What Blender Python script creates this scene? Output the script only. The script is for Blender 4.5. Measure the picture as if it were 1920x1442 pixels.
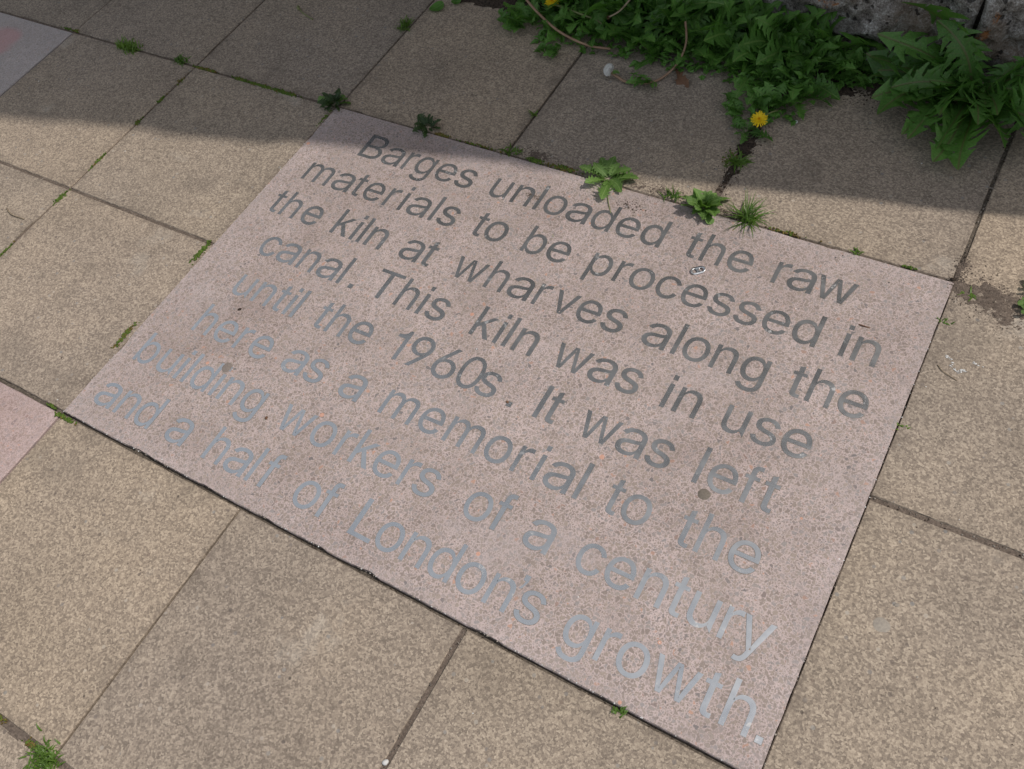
import bpy, bmesh, math, random
from mathutils import Vector, Matrix, noise
R = math.radians
sc = bpy.context.scene
for o in list(bpy.data.objects): bpy.data.objects.remove(o)

# ------------------------------------------------------------------ camera
cam = bpy.data.cameras.new('camera')
cam.sensor_width = 36.0
cam.lens = 36.0 * 1673.6 / 1920
cam.clip_start = 0.02; cam.clip_end = 500
co = bpy.data.objects.new('camera', cam)
sc.collection.objects.link(co)
m = Matrix(((0.8585905917887394, -0.3420001036550426, 0.3819137661721587, 1.34376469),
            (0.4902819937565616, 0.7654735351597188, -0.41674192681823297, -0.2446002),
            (-0.14981909854872671, 0.5450561402920094, 0.8249048682363465, 1.28177969),
            (0, 0, 0, 1)))
co.matrix_world = m
sc.camera = co

# ------------------------------------------------------------------ light
SUN = Vector((0.62, 0.32, 1.0)).normalized()
w = bpy.data.worlds.new('World'); sc.world = w; w.use_nodes = True
wn = w.node_tree.nodes; wl = w.node_tree.links
wn.clear()
wo = wn.new('ShaderNodeOutputWorld'); bg = wn.new('ShaderNodeBackground')
sky = wn.new('ShaderNodeTexSky'); sky.sky_type = 'NISHITA'; sky.sun_disc = False
sky.sun_elevation = math.asin(SUN.z); sky.sun_rotation = math.atan2(SUN.x, SUN.y)
sky.dust_density = 3.0; sky.air_density = 1.0; sky.ozone_density = 1.0
# thin broken cloud over the blue
tc = wn.new('ShaderNodeTexCoord'); cn = wn.new('ShaderNodeTexNoise')
cn.inputs['Scale'].default_value = 2.2; cn.inputs['Detail'].default_value = 6
cr = wn.new('ShaderNodeMapRange'); cr.inputs[1].default_value = 0.35; cr.inputs[2].default_value = 0.65
cr.inputs[3].default_value = 0.28; cr.inputs[4].default_value = 0.72
mx = wn.new('ShaderNodeMix'); mx.data_type = 'RGBA'
wl.new(tc.outputs['Generated'], cn.inputs['Vector']); wl.new(cn.outputs['Fac'], cr.inputs[0])
wl.new(cr.outputs[0], mx.inputs[0]); wl.new(sky.outputs[0], mx.inputs[6])
mx.inputs[7].default_value = (6.5, 6.9, 7.2, 1)
wl.new(mx.outputs[2], bg.inputs['Color']); bg.inputs['Strength'].default_value = 0.108
wl.new(bg.outputs[0], wo.inputs['Surface'])
sd = bpy.data.lights.new('sun', 'SUN'); sd.energy = 2.95; sd.angle = R(0.9); sd.color = (1.0, 0.945, 0.875)
so = bpy.data.objects.new('sun', sd); sc.collection.objects.link(so)
so.location = (3, 2, 6); so.rotation_euler = SUN.to_track_quat('Z', 'Y').to_euler()
sc.view_settings.view_transform = 'Standard'; sc.view_settings.look = 'None'
sc.view_settings.exposure = 0.0; sc.view_settings.gamma = 1.0
sc.view_settings.use_curve_mapping = False

# ------------------------------------------------------------------ helpers
def link(name, me, parent=None, loc=(0, 0, 0), rot=None, scale=None):
    o = bpy.data.objects.new(name, me); sc.collection.objects.link(o)
    o.location = loc
    if rot is not None: o.rotation_euler = rot
    if scale is not None: o.scale = scale
    if parent: o.parent = parent
    return o
def tag(o, label=None, cat=None, group=None, kind=None):
    if label: o['label'] = label
    if cat: o['category'] = cat
    if group: o['group'] = group
    if kind: o['kind'] = kind
    return o
def thing(name, label, cat, loc=(0, 0, 0), group=None):
    return tag(link(name, None, None, loc), label, cat, group)
def mesh_from(name, verts, faces, mat=None, smooth=False, uvs=None):
    me = bpy.data.meshes.new(name); me.from_pydata(verts, [], faces)
    if mat: me.materials.append(mat)
    if smooth:
        for p in me.polygons: p.use_smooth = True
    if uvs:
        l = me.uv_layers.new(name='UVMap')
        for lp in me.loops: l.data[lp.index].uv = uvs[lp.vertex_index]
    me.update()
    return me
def N3(p, s=1.0, seed=0.0):
    return noise.noise(Vector((p[0] * s + seed, p[1] * s - seed * 0.7, p[2] * s + seed * 1.3)))

# ------------------------------------------------------------------ node helpers
class NT:
    def __init__(s, name):
        s.m = bpy.data.materials.new(name); s.m.use_nodes = True
        s.t = s.m.node_tree; s.n = s.t.nodes; s.l = s.t.links
        s.b = s.n['Principled BSDF']
    def add(s, typ, **kw):
        nd = s.n.new(typ)
        for k, v in kw.items(): setattr(nd, k, v)
        return nd
    def put(s, sock, v):
        if hasattr(v, 'is_linked') or isinstance(v, bpy.types.NodeSocket): s.l.new(v, sock)
        else: sock.default_value = v
    def coords(s, shift=True):
        tc = s.add('ShaderNodeTexCoord'); out = tc.outputs['Object']
        if shift:
            oi = s.add('ShaderNodeObjectInfo'); v = s.add('ShaderNodeVectorMath', operation='SCALE')
            v.inputs[0].default_value = (37.0, 51.0, 23.0); s.l.new(oi.outputs['Random'], v.inputs['Scale'])
            a = s.add('ShaderNodeVectorMath', operation='ADD'); s.l.new(out, a.inputs[0]); s.l.new(v.outputs[0], a.inputs[1])
            out = a.outputs[0]
        return out
    def rand(s): return s.add('ShaderNodeObjectInfo').outputs['Random']
    def noise(s, vec, scale, detail=3, rough=0.55, dist=0.0):
        n = s.add('ShaderNodeTexNoise'); s.l.new(vec, n.inputs['Vector'])
        n.inputs['Scale'].default_value = scale; n.inputs['Detail'].default_value = detail
        n.inputs['Roughness'].default_value = rough; n.inputs['Distortion'].default_value = dist
        return n
    def vor(s, vec, scale, feature='F1', rnd=1.0):
        n = s.add('ShaderNodeTexVoronoi', feature=feature); s.l.new(vec, n.inputs['Vector'])
        n.inputs['Scale'].default_value = scale; n.inputs['Randomness'].default_value = rnd
        return n
    def ramp(s, fac, stops, interp='LINEAR'):
        r = s.add('ShaderNodeValToRGB'); r.color_ramp.interpolation = interp
        e = r.color_ramp.elements
        while len(e) < len(stops): e.new(0.5)
        for el, (p, c) in zip(e, stops):
            el.position = p; el.color = (*c, 1) if len(c) == 3 else c
        s.l.new(fac, r.inputs[0]); return r.outputs[0]
    def mapr(s, v, a, b, c=0.0, d=1.0):
        n = s.add('ShaderNodeMapRange'); s.l.new(v, n.inputs[0])
        for i, x in zip((1, 2, 3, 4), (a, b, c, d)): n.inputs[i].default_value = x
        return n.outputs[0]
    def math(s, op, a, b=0.0):
        n = s.add('ShaderNodeMath', operation=op); s.put(n.inputs[0], a); s.put(n.inputs[1], b); return n.outputs[0]
    def mix(s, fac, a, b, blend='MIX'):
        n = s.add('ShaderNodeMix', data_type='RGBA', blend_type=blend)
        s.put(n.inputs[0], fac)
        for sock, v in ((n.inputs[6], a), (n.inputs[7], b)):
            if isinstance(v, tuple): sock.default_value = (*v, 1) if len(v) == 3 else v
            else: s.l.new(v, sock)
        return n.outputs[2]
    def warp(s, vec, scale, amt):
        n = s.noise(vec, scale, 2)
        a = s.add('ShaderNodeVectorMath', operation='SUBTRACT'); s.l.new(n.outputs['Color'], a.inputs[0]); a.inputs[1].default_value = (.5, .5, .5)
        b = s.add('ShaderNodeVectorMath', operation='SCALE'); s.l.new(a.outputs[0], b.inputs[0]); b.inputs['Scale'].default_value = amt
        c = s.add('ShaderNodeVectorMath', operation='ADD'); s.l.new(vec, c.inputs[0]); s.l.new(b.outputs[0], c.inputs[1])
        return c.outputs[0]
    def bump(s, h, strength, dist, prev=None):
        b = s.add('ShaderNodeBump'); b.inputs['Strength'].default_value = strength; b.inputs['Distance'].default_value = dist
        s.l.new(h, b.inputs['Height'])
        if prev is not None: s.l.new(prev, b.inputs['Normal'])
        return b.outputs[0]
    def out(s, col, rough=0.8, normal=None, metal=0.0, spec=None):
        s.put(s.b.inputs['Base Color'], (*col, 1) if isinstance(col, tuple) and len(col) == 3 else col)
        s.put(s.b.inputs['Roughness'], rough); s.put(s.b.inputs['Metallic'], metal)
        if normal is not None: s.l.new(normal, s.b.inputs['Normal'])
        if spec is not None: s.b.inputs['Specular IOR Level'].default_value = spec
        return s.m

def sep_col(nt, col):
    s_ = nt.add('ShaderNodeSeparateColor'); nt.l.new(col, s_.inputs[0]); return s_.outputs

# ------------------------------------------------------------------ materials
def mat_beige(name='beige_concrete', tint=(1, 1, 1)):
    t = NT(name); v = t.coords(); wv = t.warp(v, 180, 0.004)
    g1 = t.vor(wv, 330); rnd = sep_col(t, g1.outputs['Color'])[0]
    nA = t.noise(v, 520, 3, 0.7).outputs['Fac']; nB = t.noise(v, 75, 3, 0.65).outputs['Fac']
    nC = t.noise(v, 5.0, 5, 0.6).outputs['Fac']; nD = t.noise(v, 1.6, 3, 0.5).outputs['Fac']
    f = t.math('ADD', t.math('MULTIPLY', rnd, 0.34), t.math('ADD', t.math('MULTIPLY', nA, 0.56), t.math('MULTIPLY', nB, 0.20)))
    col = t.ramp(f, [(0.30, (0.156, 0.129, 0.106)), (0.46, (0.235, 0.194, 0.158)), (0.60, (0.318, 0.264, 0.212)), (0.80, (0.475, 0.402, 0.323))])
    # scattered coloured grains
    g2 = t.vor(v, 95); r2 = sep_col(t, g2.outputs['Color'])
    sel = t.math('MULTIPLY', t.math('GREATER_THAN', r2[0], 0.90), t.math('LESS_THAN', g2.outputs['Distance'], 0.30))
    gc = t.ramp(r2[1], [(0.0, (0.10, 0.085, 0.08)), (0.45, (0.20, 0.155, 0.125)), (0.75, (0.20, 0.205, 0.21)), (1.0, (0.50, 0.44, 0.37))])
    col = t.mix(t.math('MULTIPLY', sel, 0.65), col, gc)
    # broad tone
    tone = t.ramp(nC, [(0.28, (0.85, 0.84, 0.83)), (0.5, (0.98, 0.97, 0.96)), (0.72, (1.08, 1.06, 1.03))])
    col = t.mix(1.0, col, tone, 'MULTIPLY')
    tone2 = t.ramp(nD, [(0.3, (0.93, 0.93, 0.95)), (0.7, (1.04, 1.02, 0.98))])
    col = t.mix(1.0, col, tone2, 'MULTIPLY')
    rt = t.ramp(t.rand(), [(0.0, (0.93, 0.93, 0.94)), (0.5, (1.0, 1.0, 0.99)), (1.0, (1.06, 1.04, 1.01))])
    col = t.mix(1.0, col, rt, 'MULTIPLY')
    # stains and specks
    g3 = t.vor(v, 22); r3 = sep_col(t, g3.outputs['Color'])
    dk = t.math('MULTIPLY', t.math('GREATER_THAN', r3[0], 0.86), t.math('LESS_THAN', g3.outputs['Distance'], 0.055))
    col = t.mix(t.math('MULTIPLY', dk, 0.7), col, (0.05, 0.04, 0.035))
    sm = t.mapr(t.noise(t.warp(v, 12, 0.05), 4.2, 5, 0.7).outputs['Fac'], 0.60, 0.66)
    col = t.mix(t.math('MULTIPLY', sm, 0.28), col, (0.16, 0.13, 0.105))
    lt = t.mapr(t.noise(t.warp(v, 9, 0.05), 6.5, 4, 0.65).outputs['Fac'], 0.64, 0.72)
    col = t.mix(t.math('MULTIPLY', lt, 0.22), col, (0.50, 0.46, 0.40))
    g4 = t.vor(v, 17); r4 = sep_col(t, g4.outputs['Color'])
    wt = t.math('MULTIPLY', t.math('GREATER_THAN', r4[1], 0.88), t.math('LESS_THAN', g4.outputs['Distance'], 0.035))
    col = t.mix(t.math('MULTIPLY', wt, 0.8), col, (0.75, 0.74, 0.70))
    st = t.mapr(t.noise(v, 9, 4, 0.6).outputs['Fac'], 0.60, 0.70)
    col = t.mix(t.math('MULTIPLY', st, 0.30), col, (0.13, 0.105, 0.085))
    # grime that has settled along the slab rim
    at = t.add('ShaderNodeAttribute', attribute_name='rim').outputs['Fac']
    rimn = t.math('MULTIPLY', at, t.mapr(t.noise(v, 18, 4, 0.7).outputs['Fac'], 0.42, 0.68, 0.05, 1.0))
    col = t.mix(t.math('MULTIPLY', rimn, 0.45), col, (0.115, 0.092, 0.072))
    if tint != (1, 1, 1): col = t.mix(1.0, col, tint, 'MULTIPLY')
    h = t.math('ADD', t.math('MULTIPLY', nA, 0.6), t.math('MULTIPLY', rnd, 0.4))
    nrm = t.bump(h, 0.55, 0.0012)
    return t.out(col, 0.88, nrm, spec=0.25)

def mat_pink(name='pink_terrazzo', kind=0):
    t = NT(name); v = t.coords(); wv = t.warp(v, 70, 0.010); 
    sc1 = 150
    e = t.vor(wv, sc1, 'DISTANCE_TO_EDGE').outputs['Distance']; c = t.vor(wv, sc1); rc = sep_col(t, c.outputs['Color'])
    wv2 = t.warp(v, 160, 0.006)
    e2 = t.vor(wv2, 260, 'DISTANCE_TO_EDGE').outputs['Distance']; c2 = t.vor(wv2, 260); rc2 = sep_col(t, c2.outputs['Color'])
    fine = t.noise(v, 500, 3, 0.7).outputs['Fac']
    stops = [(0.0, (0.235, 0.182, 0.155)), (0.30, (0.275, 0.215, 0.180)), (0.55, (0.315, 0.245, 0.200)), (0.72, (0.270, 0.232, 0.215)), (0.90, (0.33, 0.255, 0.225)), (0.97, (0.175, 0.150, 0.140)), (1.0, (0.44, 0.26, 0.19))]
    stone = t.ramp(rc[0], stops, 'LINEAR'); stone2 = t.ramp(rc2[0], stops, 'LINEAR')
    wid = t.mapr(t.noise(v, 26, 4, 0.65).outputs['Fac'], 0.3, 0.7, 0.03, 0.15)
    matrix = t.ramp(t.noise(v, 14, 3).outputs['Fac'], [(0.3, (0.41, 0.312, 0.280)), (0.7, (0.50, 0.385, 0.352))])
    small = t.mix(t.mapr(e2, 0.05, 0.22), matrix, stone2)
    edge = t.add('ShaderNodeMapRange'); t.l.new(e, edge.inputs[0]); t.l.new(wid, edge.inputs[1])
    t.l.new(t.math('ADD', wid, 0.10), edge.inputs[2])
    pick = t.math('GREATER_THAN', rc[1], 0.22)
    col = t.mix(t.math('MULTIPLY', edge.outputs[0], pick), small, stone)
    col = t.mix(1.0, col, t.ramp(fine, [(0.2, (0.72, 0.72, 0.72)), (0.8, (1.25, 1.25, 1.25))]), 'MULTIPLY')
    big = t.noise(v, 3.4, 5, 0.62).outputs['Fac']
    col = t.mix(1.0, col, t.ramp(big, [(0.28, (0.84, 0.82, 0.81)), (0.5, (1.0, 1.0, 1.0)), (0.72, (1.10, 1.10, 1.10))]), 'MULTIPLY')
    # worn patches where the matrix has closed over
    at = t.add('ShaderNodeAttribute', attribute_name='rim').outputs['Fac']
    haze = t.math('MAXIMUM', t.mapr(t.noise(v, 6, 5, 0.65).outputs['Fac'], 0.56, 0.74), t.math('MULTIPLY', at, 0.55))
    col = t.mix(t.math('MULTIPLY', haze, 0.40), col, (0.39, 0.325, 0.310))
    col = t.mix(1.0, col, (0.962, 1.0, 1.04), 'MULTIPLY')
    g3 = t.vor(v, 30); r3 = sep_col(t, g3.outputs['Color'])
    dk = t.math('MULTIPLY', t.math('GREATER_THAN', r3[0], 0.945), t.math('LESS_THAN', g3.outputs['Distance'], 0.05))
    col = t.mix(t.math('MULTIPLY', dk, 0.85), col, (0.035, 0.03, 0.03))
    og = t.math('MULTIPLY', t.math('GREATER_THAN', r3[1], 0.975), t.math('LESS_THAN', g3.outputs['Distance'], 0.13))
    col = t.mix(t.math('MULTIPLY', og, 0.6), col, (0.58, 0.27, 0.17))
    wt = t.math('MULTIPLY', t.math('GREATER_THAN', r3[2], 0.985), t.math('LESS_THAN', g3.outputs['Distance'], 0.10))
    col = t.mix(t.math('MULTIPLY', wt, 0.7), col, (0.72, 0.70, 0.68))
    if kind == 1: col = t.mix(0.22, col, (0.48, 0.29, 0.27))
    if kind == 2:
        col = t.mix(0.30, col, (0.42, 0.405, 0.39))
        oc = t.add('ShaderNodeTexCoord').outputs['Object']
        d = t.add('ShaderNodeVectorMath', operation='DISTANCE'); t.l.new(t.warp(oc, 9, 0.10), d.inputs[0]); d.inputs[1].default_value = (1.15, 0.79, 0.0)
        col = t.mix(t.mapr(d.outputs['Value'], 0.075, 0.045, 0, 0.45), col, (0.50, 0.22, 0.22))
    h = t.math('ADD', t.math('MULTIPLY', t.mapr(e, 0.0, 0.15), 0.6), t.math('MULTIPLY', fine, 0.4))
    return t.out(col, t.mapr(fine, 0.2, 0.8, 0.55, 0.85), t.bump(h, 0.35, 0.0008), spec=0.35)

def mat_soil(name, dark, light, sc_=220):
    t = NT(name); v = t.coords(False)
    n = t.noise(v, sc_, 5, 0.75).outputs['Fac']; n2 = t.noise(v, 18, 3).outputs['Fac']
    g = t.vor(v, 330); r = sep_col(t, g.outputs['Color'])[0]
    f = t.math('ADD', t.math('MULTIPLY', n, 0.5), t.math('ADD', t.math('MULTIPLY', r, 0.3), t.math('MULTIPLY', n2, 0.25)))
    col = t.ramp(f, [(0.30, dark), (0.62, tuple((a + b) / 2 for a, b in zip(dark, light))), (0.8, light)])
    return t.out(col, 0.95, t.bump(f, 0.9, 0.003), spec=0.15)

def mat_metal():
    t = NT('brushed_steel'); v = t.coords()
    n = t.noise(v, 22, 4, 0.6).outputs['Fac']; f = t.noise(v, 300, 3, 0.7).outputs['Fac']
    col = t.ramp(n, [(0.3, (0.52, 0.525, 0.53)), (0.7, (0.61, 0.615, 0.62))])
    # rubbed and gritty spots
    gr = t.mapr(t.noise(v, 60, 5, 0.8).outputs['Fac'], 0.60, 0.70)
    gr = t.math('MULTIPLY', gr, t.mapr(t.rand(), 0.35, 0.8, 0.3, 1.5))
    col = t.mix(t.math('MULTIPLY', gr, 0.40), col, (0.36, 0.33, 0.31))
    sp = t.vor(v, 120); rs = sep_col(t, sp.outputs['Color'])[0]
    dots = t.math('MULTIPLY', t.math('GREATER_THAN', rs, 0.90), t.math('LESS_THAN', sp.outputs['Distance'], 0.22))
    col = t.mix(t.math('MULTIPLY', dots, 0.45), col, (0.62, 0.60, 0.58))
    metal = t.math('SUBTRACT', 0.86, t.math('MULTIPLY', gr, 0.5))
    rough = t.math('ADD', t.mapr(n, 0.3, 0.7, 0.22, 0.34), t.math('MULTIPLY', gr, 0.25))
    nrm = t.bump(t.noise(v, 9, 2).outputs['Fac'], 0.12, 0.006); nrm = t.bump(f, 0.10, 0.0003, nrm)
    return t.out(col, rough, nrm, metal)

def mat_leaf(name, dark, light, rib=(0.16, 0.20, 0.07), rough=0.42):
    t = NT(name); uv = t.add('ShaderNodeUVMap').outputs[0]
    sx = t.add('ShaderNodeSeparateXYZ'); t.l.new(uv, sx.inputs[0])
    side = t.math('ABSOLUTE', t.math('SUBTRACT', sx.outputs[1], 0.5))
    ribm = t.mapr(side, 0.010, 0.032, 1.0, 0.0)
    v = t.coords()
    n = t.noise(v, 60, 4).outputs['Fac']
    base = t.mix(t.rand(), dark, light)
    base = t.mix(1.0, base, t.ramp(n, [(0.3, (0.72, 0.75, 0.7)), (0.7, (1.25, 1.2, 1.2))]), 'MULTIPLY')
    # side veins
    vv = t.math('SINE', t.math('MULTIPLY', t.math('ADD', sx.outputs[0], t.math('MULTIPLY', side, -0.35)), 95.0))
    base = t.mix(t.math('MULTIPLY', t.mapr(vv, 0.75, 1.0), 0.28), base, rib)
    col = t.mix(t.math('MULTIPLY', ribm, 0.75), base, rib)
    h = t.math('ADD', n, t.math('MULTIPLY', ribm, -0.5))
    nrm = t.bump(h, 0.5, 0.002)
    t.out(col, rough, nrm, spec=0.4)
    # thin leaves let some light through
    tr = t.add('ShaderNodeBsdfTranslucent'); t.l.new(t.mix(1.0, col, (1.6, 2.0, 0.6), 'MULTIPLY'), tr.inputs[0]); t.l.new(nrm, tr.inputs['Normal'])
    ms = t.add('ShaderNodeMixShader'); ms.inputs[0].default_value = 0.28
    t.l.new(t.b.outputs[0], ms.inputs[1]); t.l.new(tr.outputs[0], ms.inputs[2])
    t.l.new(ms.outputs[0], t.n['Material Output'].inputs['Surface'])
    return t.m

def mat_simple(name, c1, c2, scale=80, rough=0.7, bump=0.3, spec=0.3):
    t = NT(name); v = t.coords(); n = t.noise(v, scale, 4, 0.65).outputs['Fac']
    col = t.ramp(n, [(0.3, c1), (0.7, c2)])
    return t.out(col, rough, t.bump(n, bump, 0.002), spec=spec)

def mat_stone():
    t = NT('weathered_stone'); v = t.coords()
    n1 = t.noise(v, 9, 5, 0.7, 0.4).outputs['Fac']; n2 = t.noise(v, 65, 5, 0.75).outputs['Fac']; n3 = t.noise(v, 260, 4, 0.75).outputs['Fac']
    f = t.math('ADD', t.math('MULTIPLY', n1, 0.35), t.math('ADD', t.math('MULTIPLY', n2, 0.35), t.math('MULTIPLY', n3, 0.30)))
    col = t.ramp(f, [(0.38, (0.05, 0.043, 0.038)), (0.45, (0.20, 0.178, 0.158)), (0.53, (0.36, 0.33, 0.30)), (0.61, (0.72, 0.70, 0.67))])
    br = t.mapr(t.noise(v, 7, 3, 0.6).outputs['Fac'], 0.52, 0.62)
    col = t.mix(t.math('MULTIPLY', br, 0.45), col, (0.24, 0.155, 0.095))
    li = t.mapr(t.noise(v, 14, 4, 0.7, 0.6).outputs['Fac'], 0.62, 0.67)
    col = t.mix(t.math('MULTIPLY', li, 0.75), col, (0.36, 0.13, 0.025))
    pit = t.vor(t.warp(v, 60, 0.02), 60); pr = sep_col(t, pit.outputs['Color'])[0]
    pm = t.math('MULTIPLY', t.math('GREATER_THAN', pr, 0.72), t.mapr(pit.outputs['Distance'], 0.32, 0.22))
    col = t.mix(t.math('MULTIPLY', pm, 0.8), col, (0.02, 0.017, 0.015))
    h = t.math('SUBTRACT', f, t.math('MULTIPLY', pm, 0.5))
    return t.out(col, 0.93, t.bump(h, 1.0, 0.016), spec=0.2)

M_BEIGE = mat_beige(); M_PINK = mat_pink(); M_PINK2 = mat_pink('rosy_terrazzo', 1); M_GREY = mat_pink('pale_grey_terrazzo', 2)
M_SAND = mat_soil('joint_sand', (0.055, 0.045, 0.036), (0.20, 0.165, 0.13))
M_SOIL = mat_soil('dark_soil', (0.018, 0.014, 0.011), (0.11, 0.08, 0.06))
M_DUST = mat_soil('dry_brown_dirt', (0.085, 0.066, 0.054), (0.235, 0.185, 0.148), 320)
M_RIM = mat_simple('trapped_dirt', (0.13, 0.11, 0.095), (0.30, 0.25, 0.225), 160, 0.95)
M_STEEL = mat_metal(); M_STONE = mat_stone()
M_UPPER = mat_soil('unseen_dark_brick', (0.022, 0.019, 0.017), (0.075, 0.062, 0.055), 40)  # unseen upper wall, darkened so the top lines of letters reflect dark
M_MORTAR = mat_soil('old_mortar', (0.02, 0.017, 0.014), (0.15, 0.13, 0.11), 60)
M_LEAF = mat_leaf('dandelion_leaf_green', (0.058, 0.145, 0.026), (0.115, 0.255, 0.050), (0.16, 0.26, 0.07))
M_LEAFB = mat_leaf('broad_leaf_green', (0.060, 0.150, 0.028), (0.105, 0.235, 0.050), (0.13, 0.12, 0.055))
M_WEED = mat_leaf('weed_leaf_green', (0.080, 0.155, 0.032), (0.145, 0.26, 0.060), (0.24, 0.34, 0.12))
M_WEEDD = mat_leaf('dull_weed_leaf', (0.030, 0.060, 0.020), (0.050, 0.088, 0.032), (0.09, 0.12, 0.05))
M_GRASS = mat_leaf('grass_green', (0.075, 0.145, 0.020), (0.145, 0.235, 0.038), (0.10, 0.18, 0.04), 0.45)
M_MOSS = mat_simple('moss_green', (0.035, 0.075, 0.010), (0.13, 0.19, 0.03), 300, 0.85)
M_MOSSR = mat_simple('reddish_moss', (0.10, 0.055, 0.018), (0.17, 0.15, 0.035), 300, 0.85)
M_STALK = mat_simple('pinkish_stalk', (0.20, 0.115, 0.075), (0.30, 0.20, 0.13), 25, 0.5)
M_STALKG = mat_simple('green_stalk', (0.12, 0.15, 0.05), (0.22, 0.22, 0.10), 25, 0.5)
M_PETAL = mat_simple('yellow_petal', (0.62, 0.42, 0.005), (0.80, 0.58, 0.01), 200, 0.6, 0.1)
M_FCENT = mat_simple('orange_floret', (0.62, 0.27, 0.004), (0.75, 0.40, 0.01), 500, 0.7)
M_FLUFF = mat_simple('white_seed_down', (0.72, 0.71, 0.67), (0.88, 0.87, 0.84), 100, 0.9)
M_DEAD = mat_simple('dead_leaf_brown', (0.10, 0.050, 0.028), (0.20, 0.11, 0.065), 60, 0.8)
M_TWIG = mat_simple('dry_twig', (0.16, 0.12, 0.08), (0.30, 0.24, 0.16), 60, 0.8)
M_ALU = mat_simple('dull_aluminium', (0.55, 0.56, 0.57), (0.70, 0.71, 0.72), 200, 0.28)
M_ALU.node_tree.nodes['Principled BSDF'].inputs['Metallic'].default_value = 0.95
M_GRIT = mat_simple('grit', (0.10, 0.08, 0.065), (0.45, 0.40, 0.34), 3, 0.9)
M_WHITE = mat_simple('pale_chip', (0.45, 0.44, 0.42), (0.72, 0.71, 0.69), 60, 0.85)
M_GUM = mat_simple('old_gum', (0.130, 0.110, 0.090), (0.19, 0.16, 0.13), 400, 0.8, 0.6)

# ------------------------------------------------------------------ pavement
pave = link('pavement', mesh_from('pavement', [(-7, -6, -0.0075), (8, -6, -0.0075), (8, 1.95, -0.0075), (-7, 1.95, -0.0075)], [(0, 1, 2, 3)], M_SAND))
tag(pave, 'paved ground of square beige concrete slabs with sandy joints', kind='structure')
# the joints' filling as real, uneven ground under the seen part
def height_sheet(name, x0, x1, y0, y1, step, fn, mat):
    nx = int((x1 - x0) / step) + 1; ny = int((y1 - y0) / step) + 1
    vs = []; fs = []
    for j in range(ny):
        for i in range(nx):
            x = x0 + i * step; y = y0 + j * step; vs.append((x, y, fn(x, y)))
    for j in range(ny - 1):
        for i in range(nx - 1):
            a = j * nx + i; fs.append((a, a + 1, a + nx + 1, a + nx))
    return mesh_from(name, vs, fs, mat, True)

def slab_mesh(name, sx, sy, mat, depth=0.04, jit=0.0008, chip=0.0022, seed=0, step=0.012, bev=0.0022):
    """a slab with an uneven, slightly chipped rim; local origin at its lower-left corner, top at z=0"""
    rnd = random.Random(seed)
    pts = []
    def edge(p, q, nrm):
        L = math.hypot(q[0] - p[0], q[1] - p[1]); n = max(2, int(L / step))
        for k in range(n):
            f = k / n; x = p[0] + (q[0] - p[0]) * f; y = p[1] + (q[1] - p[1]) * f
            d = jit * noise.noise(Vector((x * 40 + seed, y * 40, seed * 3.1))) + jit
            c = noise.noise(Vector((x * 14 + seed * 5, y * 14, seed)))
            if c > 0.30: d += chip * (c - 0.30) * 3.0 * (0.5 + rnd.random() * 0.5)
            if k == 0: d = 0.0012
            pts.append((x + nrm[0] * d, y + nrm[1] * d, nrm if k else ((nrm[0] + edge.last[0]), (nrm[1] + edge.last[1]))))
        edge.last = nrm
    edge.last = (1, 0)
    edge((0, 0), (sx, 0), (0, 1)); edge((sx, 0), (sx, sy), (-1, 0)); edge((sx, sy), (0, sy), (0, -1)); edge((0, sy), (0, 0), (1, 0))
    n = len(pts); vs = []; fs = []; rim = []
    rings = [(0.030, 0, 0.0), (0.012, 0, 0.55), (bev, 0, 0.9), (0.0, -bev * 0.9, 1.0), (0.0, -depth, 1.0)]
    for ins, z, rv in rings:
        for (x, y, nm) in pts:
            px, py = min(max(x, ins), sx - ins), min(max(y, ins), sy - ins)
            vs.append((px, py, z)); rim.append(rv)
    for r in range(len(rings) - 1):
        for i in range(n):
            j = (i + 1) % n
            f = (r * n + i, (r + 1) * n + i, (r + 1) * n + j, r * n + j)
            if (Vector(vs[f[0]]) - Vector(vs[f[3]])).length < 1e-7: f = f[:3]
            if len(f) == 4 and (Vector(vs[f[1]]) - Vector(vs[f[2]])).length < 1e-7: f = (f[0], f[1], f[3])
            fs.append(f)
    top = [k for k in range(n) if (Vector(vs[k]) - Vector(vs[k - 1])).length > 1e-7]
    cc = len(vs); vs.append((sx / 2, sy / 2, 0)); rim.append(0.0)
    for k in range(len(top)): fs.append((top[k], top[(k + 1) % len(top)], cc))
    me = mesh_from(name, vs, fs, mat)
    a = me.attributes.new('rim', 'FLOAT', 'POINT')
    for i, v_ in enumerate(rim): a.data[i].value = v_
    for p in me.polygons: p.use_smooth = False
    return me

U = 0.45
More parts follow.
